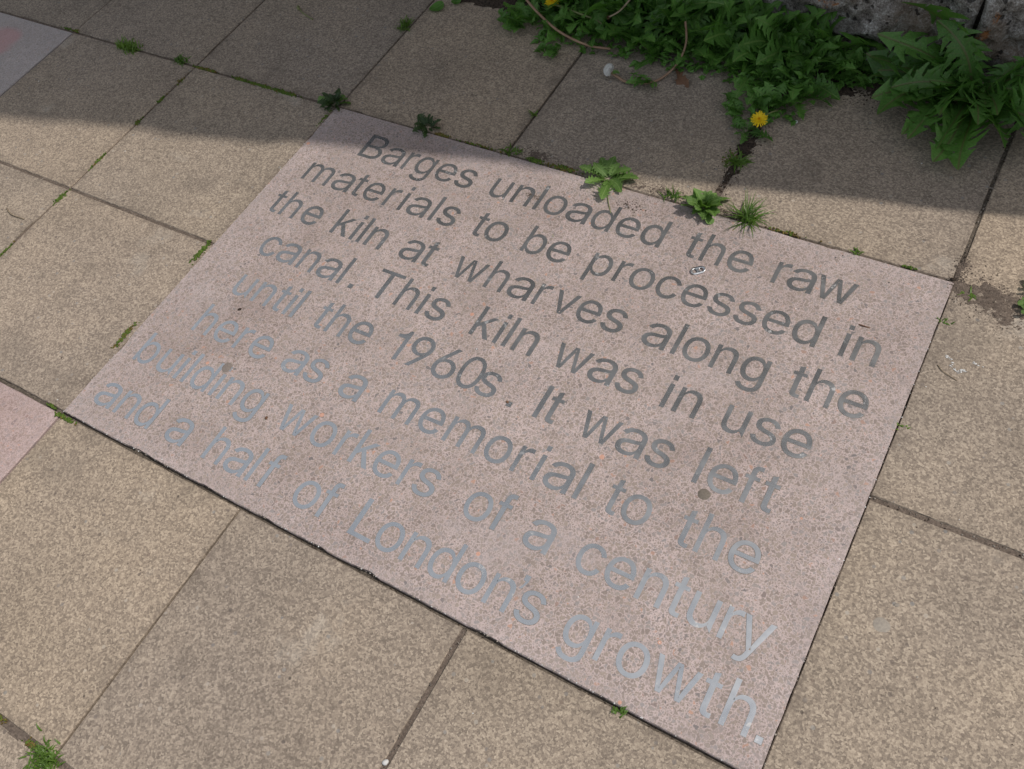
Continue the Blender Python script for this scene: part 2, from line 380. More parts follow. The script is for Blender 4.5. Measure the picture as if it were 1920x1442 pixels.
# half gap of a joint, by line and row
def hx(i, j):   # vertical line i (x = i*U), row j (y from j*U)
    if i == 2 and j >= 2: return 0.0055
    if i == 3 and j >= 2: return 0.0024
    if i == 1 and j >= 2: return 0.0022
    if i == 2 and j < 0: return 0.0032
    if i == 1 and j < 0: return 0.0009
    if i in (0, 3) and j in (0, 1): return 0.0005
    return 0.0015
def hy(i, j):   # horizontal line j, column i
    if j == 2: return 0.0028
    if j == 1: return 0.0024 if i < 0 else 0.0030
    if j == 0: return 0.0030 if i >= 0 else 0.0026
    if j == -1: return 0.0042
    return 0.0035
rnd = random.Random(5)
ns = 0
def inside(i, j, box): return box[0] <= i < box[2] and box[1] <= j < box[3]
BIG = {(0, 0, 3, 2): None, (-5, 0, -2, 2): 'grey', (-3, -2, 0, 0): 'rosy'}
for j in range(-5, 3):
    for i in range(-7, 8):
        if any(inside(i, j, b) for b in BIG): continue
        x0 = i * U + hx(i, j); x1 = (i + 1) * U - hx(i + 1, j); y0 = j * U + hy(i, j); y1 = (j + 1) * U - hy(i, j + 1)
        if j == 2: y1 = 3 * U + 0.004 * math.sin(i * 2.1)
        ns += 1
        me = slab_mesh('paving_slab', x1 - x0, y1 - y0, M_BEIGE, seed=ns * 1.37, step=0.012 if (-3 <= i <= 4 and j >= -2) else 0.05)
        o = link('paving_slab', me, pave, (x0, y0, rnd.uniform(-0.0012, 0.0004)))
        o.rotation_euler = (rnd.uniform(-1, 1) * 0.002, rnd.uniform(-1, 1) * 0.002, rnd.uniform(-1, 1) * 0.0006)
for b, k in BIG.items():
    if not k: continue
    x0 = b[0] * U + 0.0024; y0 = b[1] * U + 0.004; sx = (b[2] - b[0]) * U - 0.0042; sy = (b[3] - b[1]) * U - 0.0075
    o = link('paving_slab', slab_mesh('paving_slab', sx, sy, M_GREY if k == 'grey' else M_PINK2, seed=91 + b[0]), pave, (x0, y0, 0.0))
    o['label'] = 'larger pale grey speckled slab with a faint pink smudge' if k == 'grey' else 'larger rosy pink speckled slab'

# ------------------------------------------------------------------ the inscribed slab
slab = thing('inscribed_slab', 'large pink speckled slab inlaid with eight lines of grey metal lettering', 'slab', (0, 0, 0))
SX, SY, SZ = 1.3505, 0.9005, 0.0022
body = link('slab_body', slab_mesh('slab_body', SX + 0.0004, SY - 0.002, M_PINK, depth=0.05, seed=17.3, chip=0.0050, jit=0.0009, step=0.008), slab, (0, 0.0006, SZ))

GL = {'a':[[(277,-13,242,-13,204,-13),(169,-6,137,7,107,20),(82,38,64,63,45,87),(36,117,36,152,36,183),(44,207,57,227,71,247),(88,261,112,272,134,284),(159,292,186,298,215,303),(242,308,270,310,307,315),(335,317,359,320,381,322),(397,326,408,331,419,337),(425,346,425,360,425,360),(425,361,425,363,425,384),(421,403,411,419,402,434),(387,446,368,454,349,463),(326,467,299,467,270,467),(245,463,224,454,204,447),(188,436,175,425,163,412),(153,399,147,387,115,395),(85,402,53,410,68,443),(87,468,114,488,139,508),(167,521,199,529,231,537),(262,542,296,542,318,542),(342,540,367,535,392,530),(418,522,441,508,465,495),(484,477,498,451,514,427),(522,395,522,354,522,237),(522,118,522,0,490,0),(459,0,427,0,427,24),(427,49,427,73,424,73),(422,73,419,73,413,61),(402,48,387,35,373,21),(353,10,329,1,305,-7)],[(234,63,258,63,294,63),(324,71,349,83,373,96),(392,111,405,131,418,151),(425,172,425,195,425,219),(425,244,425,268,421,264),(413,260,399,257,386,254),(372,251,354,248,338,245),(321,243,305,241,289,240),(277,238,266,237,243,234),(221,230,201,224,180,217),(164,209,152,196,140,185),(134,168,134,148,134,130),(139,114,150,102,161,89),(175,80,194,73,213,68)]],
'b':[[(341,-11,298,-11,266,-11),(241,-6,220,6,201,17),(185,30,174,44,162,59),(153,72,147,83,144,83),(141,83,138,83,138,55),(138,28,138,0,111,0),(84,0,58,0,58,240),(58,478,58,718,85,718),(112,718,141,718,141,629),(141,539,141,450,142,450),(145,450,147,450,153,461),(162,474,172,488,183,502),(200,515,219,526,239,537),(265,542,298,542,341,542),(379,530,412,509,445,487),(471,454,490,413,507,371),(517,323,517,267,517,210),(507,161,490,118,471,78),(445,45,412,23,379,0)],[(254,66,285,66,318,66),(344,75,366,93,388,110),(405,134,416,165,427,195),(433,229,433,267,433,305),(427,339,416,368,405,398),(389,422,367,439,345,457),(318,466,285,466,254,466),(227,457,205,440,183,423),(167,401,156,371,145,341),(140,306,140,267,140,227),(145,192,156,162,167,133),(185,109,206,92,228,75)]],
'c':[[(291,-11,265,-11,219,-11),(178,0,143,23,107,47),(80,79,60,120,40,161),(30,210,30,264,30,320),(40,370,60,410,80,453),(107,484,143,508,178,530),(219,542,265,542,291,542),(314,539,337,532,359,525),(381,515,398,502,417,489),(432,473,446,454,459,436),(469,415,476,391,448,384),(421,377,395,370,391,384),(386,396,378,408,371,419),(362,430,351,439,340,447),(328,454,313,458,299,463),(283,466,265,466,231,466),(203,456,181,437,159,419),(141,395,131,364,120,334),(114,300,114,264,114,229),(120,196,131,165,141,135),(159,111,181,93,203,75),(231,65,265,65,283,65),(299,68,314,73,328,78),(341,85,352,93,363,102),(372,113,381,126,387,137),(393,151,397,165,424,158),(450,151,477,144,470,120),(461,99,447,79,435,61),(419,44,400,30,382,17),(360,6,338,-1,315,-8)]],
'd':[[(289,-11,256,-11,213,-11),(175,0,141,23,108,45),(82,78,64,118,45,161),(35,210,35,267,35,323),(45,371,64,413,83,454),(109,487,142,509,175,530),(213,542,257,542,289,542),(315,537,336,526,356,515),(371,502,382,488,395,474),(403,461,408,450,411,450),(413,450,415,450,415,539),(415,629,415,718,443,718),(470,718,499,718,499,478),(499,240,499,0,472,0),(444,0,418,0,418,28),(418,55,418,83,415,83),(413,83,410,83,403,72),(393,59,382,44,370,30),(355,17,334,6,315,-6)],[(237,66,270,66,300,66),(327,75,349,92,371,109),(388,133,399,162,411,192),(417,227,417,267,417,306),(411,341,400,371,389,401),(371,423,349,440,327,457),(301,466,270,466,237,466),(209,457,187,439,165,422),(148,398,137,368,126,339),(120,305,120,267,120,229),(126,195,138,165,149,134),(165,110,187,93,209,75)]],
'e':[[(328,-11,291,-11,239,-11),(194,0,157,23,119,47),(91,79,71,120,50,161),(40,209,40,264,40,319),(50,367,70,409,89,450),(118,484,154,506,191,530),(234,542,282,542,311,542),(339,537,368,528,395,518),(420,502,443,481,465,460),(484,432,496,398,509,364),(516,322,516,274,516,274),(516,238,516,238,516,238),(128,238,128,238,129,212),(135,178,147,150,161,123),(181,102,205,86,229,72),(259,65,291,65,314,65),(332,68,351,75,368,80),(383,90,395,103,407,116),(417,131,424,148,424,148),(508,128,508,128,499,100),(485,76,465,55,445,34),(420,18,392,6,362,-6)],[(132,339,129,312,204,312),(430,312,430,312,427,346),(424,351,413,379,402,406),(385,427,363,443,341,458),(314,466,282,466,249,466),(222,458,198,442,176,426),(159,406,146,381,133,354)]],
'g':[[(317,-213,275,-213,237,-213),(204,-207,176,-197,147,-186),(124,-174,105,-155,88,-138),(73,-118,63,-97,85,-85),(108,-71,131,-58,139,-69),(147,-80,160,-93,170,-106),(185,-116,203,-124,222,-133),(246,-137,275,-137,317,-137),(351,-127,377,-106,404,-85),(416,-52,416,-8,416,27),(416,62,416,96,415,96),(412,96,409,96,403,85),(394,72,384,58,371,45),(356,32,336,23,317,11),(291,7,259,7,217,7),(180,17,147,38,113,58),(88,87,69,127,50,166),(40,214,40,269,40,324),(50,372,69,413,88,454),(113,487,146,509,180,530),(218,542,260,542,293,542),(318,537,337,526,358,515),(374,502,385,488,397,474),(405,461,412,450,413,450),(416,450,419,450,419,478),(419,506,419,535,446,535),(473,535,499,535,499,353),(499,171,499,-13,499,-59),(489,-97,469,-127,449,-157),(423,-178,389,-192,355,-206)],[(240,83,272,83,303,83),(331,90,352,106,374,121),(390,142,401,171,412,199),(418,233,418,272,418,310),(412,343,401,372,390,401),(374,425,352,440,331,457),(303,466,272,466,240,466),(212,457,191,440,169,422),(153,399,142,370,130,341),(124,309,124,272,124,234),(130,202,142,174,153,145),(169,123,191,107,214,92)]],
'h':[[(159,351,159,320,159,213),(159,107,159,0,131,0),(103,0,76,0,76,240),(76,478,76,718,103,718),(131,718,159,718,159,614),(159,509,159,405,154,405),(148,405,143,405,159,454),(182,489,211,511,241,532),(275,542,314,542,349,542),(380,535,406,521,434,505),(454,482,469,453,484,422),(491,385,491,339,491,226),(491,113,491,0,464,0),(435,0,408,0,408,110),(408,221,408,331,408,374),(397,406,376,429,356,453),(327,464,290,464,266,464),(243,458,223,447,203,436),(188,420,176,399,165,377)]],
'm':[[(93,0,65,0,65,178),(65,357,65,535,92,535),(119,535,147,535,147,495),(147,456,147,416,146,416),(143,416,142,416,149,446),(160,468,175,488,192,506),(210,521,231,530,252,540),(275,544,297,544,336,544),(368,533,392,509,417,485),(432,454,439,416,435,416),(431,416,427,416,434,442),(445,464,462,484,478,504),(499,518,523,529,547,539),(572,544,601,544,632,544),(660,537,685,525,710,511),(731,491,747,463,761,436),(769,402,769,360,769,240),(769,120,769,0,740,0),(712,0,684,0,684,120),(684,238,684,358,684,396),(673,425,652,442,629,458),(604,466,576,466,552,466),(532,461,513,451,497,442),(483,427,473,409,464,392),(459,371,459,348,459,233),(459,116,459,0,431,0),(403,0,374,0,374,123),(374,244,374,367,374,396),(364,420,344,439,325,457),(300,466,269,466,249,466),(230,461,212,451,192,442),(178,427,167,408,156,389),(150,364,150,336,150,224),(150,111,150,0,121,0)]],
'n':[[(150,351,150,320,150,213),(150,107,150,0,121,0),(93,0,65,0,65,178),(65,357,65,535,92,535),(120,535,148,535,148,492),(148,449,148,405,143,405),(139,405,134,405,150,454),(174,489,204,511,235,532),(270,542,309,542,345,542),(377,535,404,521,431,505),(453,482,469,453,484,422),(491,385,491,339,491,226),(491,113,491,0,463,0),(434,0,406,0,406,110),(406,221,406,331,406,374),(394,406,373,429,352,453),(323,464,285,464,260,464),(236,458,216,447,195,436),(180,420,167,399,156,377)]],
'o':[[(326,-11,277,-11,230,-11),(188,0,151,23,115,47),(87,79,66,120,45,161),(35,210,35,264,35,320),(45,370,66,410,87,453),(115,484,151,508,188,530),(230,542,277,542,326,542),(370,530,406,508,443,484),(471,453,490,410,511,370),(521,320,521,264,521,210),(511,161,490,120,471,79),(443,47,406,23,370,0)],[(242,65,277,65,314,65),(343,75,366,93,389,111),(406,135,417,165,429,196),(434,229,434,264,434,300),(429,333,417,364,406,395),(389,419,366,437,343,456),(314,466,277,466,242,466),(213,456,190,437,168,419),(150,395,139,364,127,334),(122,300,122,264,122,229),(127,196,139,165,150,135),(168,111,190,93,213,75)]],
'p':[[(85,-202,58,-202,58,44),(58,289,58,535,84,535),(111,535,138,535,138,506),(138,478,138,450,141,450),(144,450,147,450,153,461),(162,474,172,488,183,502),(200,515,219,526,239,537),(265,542,298,542,341,542),(379,530,412,509,445,487),(471,454,490,413,507,371),(517,323,517,267,517,210),(507,161,490,118,471,78),(445,45,412,23,379,0),(341,-11,298,-11,266,-11),(241,-6,221,6,201,17),(185,30,174,44,163,59),(153,72,147,83,145,83),(142,83,141,83,141,-11),(141,-107,141,-202,112,-202)],[(254,66,285,66,318,66),(344,75,366,93,388,110),(405,134,416,165,427,195),(433,229,433,267,433,305),(427,339,416,368,405,398),(389,422,367,439,345,457),(318,466,285,466,254,466),(227,457,205,440,183,423),(167,401,156,371,145,341),(140,306,140,267,140,227),(145,192,156,162,167,133),(185,109,206,92,228,75)]],
'r':[[(104,0,77,0,77,178),(77,357,77,535,102,535),(129,535,156,535,156,508),(156,480,156,453,158,453),(159,453,160,453,170,480),(187,501,210,518,234,535),(261,543,292,543,298,543),(305,543,313,542,321,542),(328,542,332,542,332,512),(332,484,332,454,331,456),(324,456,315,457,305,458),(294,460,284,460,260,460),(238,454,219,444,200,433),(186,419,175,401,164,381),(159,360,159,334,159,223),(159,111,159,0,131,0)]],
's':[[(288,-11,246,-11,208,-11),(174,-6,143,4,114,16),(89,32,70,54,51,75),(38,102,32,133,60,138),(88,144,117,151,124,121),(139,99,161,85,183,71),(211,63,244,63,284,63),(315,72,337,87,360,104),(372,123,372,145,372,164),(364,179,351,192,338,203),(318,213,290,219,259,226),(228,233,197,240,148,251),(110,269,85,293,60,317),(48,348,48,387,48,418),(57,444,74,468,92,491),(117,509,148,522,178,536),(214,542,253,542,291,542),(323,536,351,525,378,515),(400,498,417,478,433,458),(446,436,454,409,426,403),(400,396,372,391,364,412),(353,429,335,446,316,461),(290,470,253,470,221,470),(193,461,171,447,149,432),(139,413,139,391,139,371),(146,355,161,343,176,331),(199,322,231,315,259,308),(287,302,315,295,366,284),(404,265,427,241,452,217),(464,188,464,151,464,118),(455,90,436,66,419,42),(392,23,360,8,326,-4)]],
'u':[[(287,-7,247,-7,212,-7),(180,0,154,16,126,30),(105,52,90,83,75,113),(68,151,68,196,68,309),(68,422,68,535,96,535),(123,535,152,535,152,425),(152,313,152,203,152,161),(162,128,184,106,205,82),(234,71,272,71,297,71),(320,76,339,87,360,99),(375,114,387,137,399,158),(405,185,405,216,405,322),(405,429,405,535,432,535),(461,535,489,535,489,357),(489,178,489,0,461,0),(435,0,407,0,407,44),(407,86,407,130,411,130),(416,130,420,130,403,80),(381,45,351,24,320,3)]],
'v':[[(236,0,208,0,141,178),(75,357,8,535,39,535),(70,535,100,535,137,430),(173,324,210,219,223,186),(232,155,240,123,249,90),(257,59,266,30,255,30),(246,30,236,30,246,59),(254,90,262,123,271,155),(280,186,291,219,328,324),(365,430,402,535,432,535),(462,535,492,535,426,357),(361,178,294,0,265,0)]],
'w':[[(194,0,167,0,115,178),(65,357,14,535,42,535),(71,535,99,535,121,457),(140,379,160,302,170,269),(179,233,188,193,198,152),(207,107,216,58,212,58),(207,58,203,58,212,106),(222,150,231,190,240,230),(248,268,258,302,278,379),(299,457,319,535,347,535),(376,535,404,535,425,457),(445,379,465,302,473,268),(483,231,492,192,500,151),(509,107,519,58,515,58),(509,58,504,58,515,106),(524,151,533,190,543,231),(552,268,561,302,581,379),(602,457,622,535,652,535),(680,535,709,535,657,357),(606,178,555,0,528,0),(501,0,473,0,452,80),(429,161,408,243,401,267),(395,292,389,317,383,343),(376,368,371,395,364,422),(358,449,352,477,358,477),(364,477,371,477,364,450),(358,422,352,395,346,368),(339,343,334,317,327,291),(320,267,314,243,291,161),(270,80,248,0,220,0)]],
'y':[[(57,-197,52,-196,58,-171),(65,-145,70,-121,76,-121),(80,-123,84,-123,100,-127),(115,-128,128,-126,142,-123),(153,-116,164,-104,174,-93),(184,-75,192,-51,197,-34),(203,-18,208,-1,142,178),(77,355,11,535,42,535),(72,535,101,535,138,430),(174,324,211,219,223,186),(232,154,241,123,249,90),(257,59,266,30,255,30),(246,30,236,30,245,59),(253,90,261,123,270,155),(280,186,291,219,327,324),(363,430,400,535,430,535),(459,535,489,535,415,330),(339,124,264,-82,253,-110),(241,-133,227,-151,212,-169),(195,-182,176,-192,157,-200),(135,-205,111,-205,97,-205),(85,-203,76,-202,65,-200)]],
'B':[[(170,0,74,0,74,240),(74,478,74,718,167,718),(261,718,354,718,408,718),(454,710,490,693,525,676),(551,652,570,623,587,595),(596,563,596,528,596,497),(590,471,579,451,567,432),(551,415,531,403,513,391),(491,382,468,377,468,374),(468,372,468,370,493,368),(517,360,542,346,567,331),(587,312,602,286,619,261),(627,230,627,192,627,157),(618,123,599,95,581,65),(553,42,513,25,474,8),(425,0,363,0,266,0)],[(174,162,174,80,236,80),(298,80,360,80,420,80),(465,92,491,113,517,134),(530,161,530,193,530,217),(524,240,510,260,497,279),(477,295,454,308,429,320),(400,326,364,326,301,326),(238,326,174,326,174,244)],[(174,481,174,402,232,402),(290,402,349,402,378,402),(403,408,426,418,449,427),(468,442,480,460,494,478),(500,501,500,525,500,557),(488,584,465,605,440,626),(403,638,352,638,293,638),(233,638,174,638,174,559)]],
'T':[[(94,638,14,638,14,664),(14,691,14,718,208,718),(402,718,597,718,597,691),(597,664,597,638,515,638),(435,638,355,638,355,425),(355,213,355,0,321,0),(290,0,258,0,258,213),(258,425,258,638,176,638)]],
'L':[[(229,0,76,0,76,240),(76,478,76,718,110,718),(142,718,176,718,176,505),(176,293,176,80,295,80),(416,80,537,80,537,54),(537,27,537,0,384,0)]],
'9':[[(232,728,277,728,324,728),(364,717,399,697,436,677),(463,649,484,612,504,577),(514,536,514,489,514,456),(505,419,491,381,475,343),(447,295,407,237,351,158),(296,79,240,0,206,0),(173,0,138,0,221,117),(303,233,386,350,389,350),(392,350,395,350,389,336),(379,323,366,312,354,300),(340,292,322,285,305,278),(286,275,266,275,221,275),(181,284,148,302,115,320),(88,346,70,379,51,412),(42,451,42,497,42,542),(52,581,72,615,93,650),(120,677,157,697,192,717)],[(306,649,277,649,250,649),(224,643,202,629,180,616),(163,598,149,574,138,552),(131,525,131,497,131,466),(138,440,149,416,163,394),(180,375,202,363,224,350),(250,343,277,343,306,343),(331,350,354,363,376,375),(393,394,405,416,418,439),(424,466,424,494,424,525),(418,552,405,574,393,598),(376,616,354,629,332,643)]],
'6':[[(325,-10,277,-10,231,-10),(190,0,153,21,118,41),(88,69,68,104,48,141),(38,182,38,229,38,262),(45,299,62,337,78,375),(106,423,146,480,203,559),(260,639,316,718,351,718),(385,718,419,718,335,601),(251,485,166,368,164,368),(161,368,158,368,165,382),(175,395,187,406,200,418),(215,426,233,433,249,440),(270,443,291,443,336,443),(376,434,410,416,444,398),(471,371,490,339,508,305),(518,267,518,221,518,176),(508,137,487,103,466,68),(437,39,401,20,366,0)],[(249,68,277,68,307,68),(333,75,356,89,378,102),(395,120,407,142,421,166),(426,192,426,221,426,251),(421,278,407,300,395,324),(378,341,356,354,333,368),(307,374,277,374,249,374),(223,368,200,355,178,343),(161,324,147,302,134,279),(128,252,128,223,128,193),(134,166,147,144,161,120),(178,102,200,89,223,75)]],
'0':[[(329,-10,279,-10,227,-10),(184,4,148,34,111,63),(84,104,65,159,46,214),(37,281,37,358,37,436),(46,502,65,557,84,612),(113,655,148,683,184,712),(227,728,279,728,329,728),(372,712,408,683,445,655),(472,612,491,557,510,502),(519,436,519,358,519,281),(510,214,491,159,472,104),(445,63,408,34,373,4)],[(245,71,279,71,312,71),(341,82,364,104,388,127),(406,159,418,203,430,245),(437,298,437,358,437,419),(430,471,418,515,406,557),(388,591,364,614,341,636),(312,649,279,649,245,649),(215,636,192,614,169,591),(150,557,138,515,126,471),(119,419,119,358,119,298),(126,245,138,203,150,159),(169,127,192,104,215,82)]]}
def rect(x0, y0, x1, y1): return [(x0, y0), (x1, y0), (x1, y1), (x0, y1)]
def arc(cx, cy, rx, ry, a0, a1, n=8):
    return [(cx + rx * math.cos(R(a0 + (a1 - a0) * k / n)), cy + ry * math.sin(R(a0 + (a1 - a0) * k / n))) for k in range(n + 1)]
POLY = {
 'i': [rect(67, 0, 155, 523), rect(67, 614, 155, 718)],
 'l': [rect(67, 0, 155, 718)],
 'I': [rect(91, 0, 188, 718)],
 '.': [rect(87, 0, 191, 104)],
 "'": [[(60, 463), (110, 480), (157, 610), (157, 718), (66, 718), (66, 614), (108, 614), (104, 560)]],
 'k': [[(67, 0), (155, 0), (155, 205), (222, 272), (390, 0), (501, 0), (284, 334), (478, 523), (366, 523), (155, 309), (155, 718), (67, 718)]],
 '1': [[(274, 0), (362, 0), (362, 709), (296, 709)] + [(262, 640), (205, 590), (101, 572), (101, 505), (274, 505)]],
 't': [[(14, 523), (14, 454), (86, 454)] + arc(172, 84, 86, 86, 180, 262, 6) + [(215, -7), (257, 0), (257, 73), (220, 68)] + arc(206, 104, 32, 36, 270, 180, 4) + [(174, 454), (257, 454), (257, 523), (174, 523), (174, 669), (86, 640), (86, 523)]],
 'f': [[(14, 523), (14, 456), (86, 456), (86, 0), (174, 0), (174, 456), (262, 456), (262, 523), (174, 523)] + arc(218, 600, 44, 52, 180, 90, 4) + [(262, 650), (262, 728), (205, 728)] + arc(196, 618, 110, 110, 100, 180, 5) + [(86, 523)]],
}
EM = 0.0950
def glyph_mesh(ch):
    cu = bpy.data.curves.new('letter', 'CURVE'); cu.dimensions = '2D'; cu.fill_mode = 'BOTH'; cu.extrude = 0.0012
    cu.resolution_u = 3
    k = EM / 1000
    if ch in POLY:
        for pl in POLY[ch]:
            s = cu.splines.new('POLY'); s.points.add(len(pl) - 1)
            for p, (x, y) in zip(s.points, pl): p.co = (x * k, y * k, 0, 1)
            s.use_cyclic_u = True
    else:
        for sp in GL[ch]:
            s = cu.splines.new('BEZIER'); s.bezier_points.add(len(sp) - 1)
            for p, (a, b, c, d, e, f) in zip(s.bezier_points, sp):
                p.handle_left_type = p.handle_right_type = 'FREE'
                p.handle_left = (a * k, b * k, 0); p.co = (c * k, d * k, 0); p.handle_right = (e * k, f * k, 0)
            s.use_cyclic_u = True
    o = bpy.data.objects.new('tmp', cu); sc.collection.objects.link(o)
    dg = bpy.context.evaluated_depsgraph_get()
    me = bpy.data.meshes.new_from_object(o.evaluated_get(dg)); me.name = 'letter'
    bpy.data.objects.remove(o)
    me.materials.clear(); me.materials.append(M_STEEL)
    cu.offset = 0.0007; o = bpy.data.objects.new('tmp', cu); sc.collection.objects.link(o)
    rim = bpy.data.meshes.new_from_object(o.evaluated_get(bpy.context.evaluated_depsgraph_get())); rim.name = 'dirt_rim'
    bpy.data.objects.remove(o); rim.materials.clear(); rim.materials.append(M_RIM)
    return me, rim
WORDS=[('Barges', 1, [0.1341, 0.1966, 0.2486, 0.2802, 0.3331, 0.3859]),
('unloaded', 1, [0.4674, 0.5202, 0.573, 0.5941, 0.647, 0.6999, 0.7527, 0.8055]),
('the', 1, [0.8982, 0.9246, 0.9774]),
('raw', 1, [1.0614, 1.0917, 1.1432]),
('materials', 2, [0.0556, 0.1357, 0.1896, 0.217, 0.2708, 0.31, 0.3325, 0.3869, 0.4079]),
('to', 2, [0.4918, 0.5182]),
('be', 2, [0.6046, 0.6574]),
('processed', 2, [0.7458, 0.7986, 0.8312, 0.8849, 0.9333, 0.9871, 1.0355, 1.0839, 1.1377]),
('in', 2, [1.2181, 1.2383]),
('the', 3, [0.0457, 0.0721, 0.129]),
('kiln', 3, [0.2118, 0.2611, 0.2794, 0.2984]),
('at', 3, [0.3845, 0.4373]),
('wharves', 3, [0.5109, 0.5816, 0.6338, 0.686, 0.729, 0.7765, 0.8293]),
('along', 3, [0.9095, 0.9642, 0.9834, 1.0343, 1.0871]),
('the', 3, [1.1716, 1.198, 1.2509]),
('canal.', 4, [0.1005, 0.148, 0.2008, 0.2526, 0.3045, 0.333]),
('This', 4, [0.3827, 0.4419, 0.4945, 0.5156]),
('kiln', 4, [0.6148, 0.6649, 0.6838, 0.7038]),
('was', 4, [0.788, 0.8563, 0.9092]),
('in', 4, [0.9922, 1.0138]),
('use', 4, [1.0965, 1.1493, 1.1968]),
('until', 5, [0.1147, 0.1675, 0.2216, 0.2493, 0.2673]),
('the', 5, [0.3262, 0.3526, 0.4054]),
('1960s.', 5, [0.4935, 0.5352, 0.5943, 0.6463, 0.6895, 0.7536]),
('It', 5, [0.8048, 0.8281]),
('was', 5, [0.8945, 0.9616, 1.0144]),
('left', 5, [1.0955, 1.118, 1.1722, 1.2045]),
('here', 6, [0.1003, 0.1535, 0.2060, 0.2435]),
('as', 6, [0.328, 0.3808]),
('a', 6, [0.4634]),
('memorial', 6, [0.5538, 0.6342, 0.6883, 0.7683, 0.8221, 0.8611, 0.8839, 0.9384]),
('to', 6, [0.9941, 1.0205]),
('the', 6, [1.1159, 1.1423, 1.1951]),
('building', 7, [0.038, 0.094, 0.1442, 0.1636, 0.1841, 0.2356, 0.2551, 0.308]),
('workers', 7, [0.4011, 0.4723, 0.5276, 0.5609, 0.6085, 0.6614, 0.6931]),
('of', 7, [0.7915, 0.8444]),
('a', 7, [0.9047]),
('century', 7, [0.9955, 1.043, 1.0958, 1.1477, 1.1745, 1.2237, 1.2553]),
('and', 8, [0.0332, 0.0871, 0.1377]),
('a', 8, [0.2199]),
('half', 8, [0.3115, 0.3627, 0.414, 0.4419]),
('of', 8, [0.5167, 0.5695]),
("London's", 8, [0.6381, 0.6894, 0.7406, 0.7912, 0.8431, 0.8951, 0.9375, 0.9500]),
('growth.', 8, [1.0291, 1.0819, 1.1153, 1.1699, 1.2417, 1.2713, 1.3207])]
BASE = {1: .7818, 2: .677, 3: .571, 4: .466, 5: .360, 6: .2545, 7: .1505, 8: .0425}
GM = {}
rnd = random.Random(11)
for wd, ln, xs in WORDS:
    for ch, x in zip(wd, xs):
        if ch not in GM: GM[ch] = glyph_mesh(ch)
        o = link('letter', GM[ch][0], slab, (x, BASE[ln] + rnd.uniform(-1, 1) * 0.0004, SZ - 0.0012 + 0.0004 + rnd.uniform(0, 1) * 0.0001))
        o.rotation_euler = (rnd.gauss(0, 0.0022), rnd.gauss(0, 0.0016), rnd.gauss(0, 0.003))
    link('dirt_rim', GM[ch][1], o, (0, 0, -0.00028))

# ------------------------------------------------------------------ wall
wall = thing('stone_wall', 'rough weathered stone wall rising behind the weeds at the edge of the paving', 'wall', (0.5, 1.43, 0))
SHADOW_PROF = [(-2.4, -0.05), (-1.55, 1.5), (-0.30, 3.25), (0.22, 3.48), (0.30, 3.30), (2.80, -0.05)]
SHADOW_PROF = [(-2.4, -0.05), (-1.55, 1.5), (-0.30, 3.15), (0.165, 3.47), (2.78, -0.05)]  # unseen wall top, outline shaped to cast the shadow edge and suit letter reflections
def clip(poly, prof):
    n = len(prof)
    for i in range(n):
        a = prof[i]; b = prof[(i + 1) % n]
        def side(p): return (b[0] - a[0]) * (p[1] - a[1]) - (b[1] - a[1]) * (p[0] - a[0])
        outp = []
        for k in range(len(poly)):
            p, q = poly[k], poly[(k + 1) % len(poly)]; sp, sq = side(p), side(q)
            if sp <= 0: outp.append(p)
            if (sp < 0 < sq) or (sq < 0 < sp):
                f = sp / (sp - sq); outp.append((p[0] + (q[0] - p[0]) * f, p[1] + (q[1] - p[1]) * f))
        poly = outp
        if len(poly) < 3: return []
    return poly
WY = 1.405
def prism(name, poly, y0, y1, mat, parent):
    n = len(poly)
    vs = [(x, y0, z) for x, z in poly] + [(x, y1, z) for x, z in poly]
    fs = [tuple(range(n - 1, -1, -1)), tuple(range(n, 2 * n))] + [(i, (i + 1) % n, n + (i + 1) % n, n + i) for i in range(n)]
    fs = [tuple(reversed(f)) for f in fs]
    me = mesh_from(name, vs, fs, mat)
    bm = bmesh.new(); bm.from_mesh(me); bmesh.ops.recalc_face_normals(bm, faces=bm.faces); bm.to_mesh(me); bm.free()
    o = link(name, me, parent); o.location = -parent.location
    return o
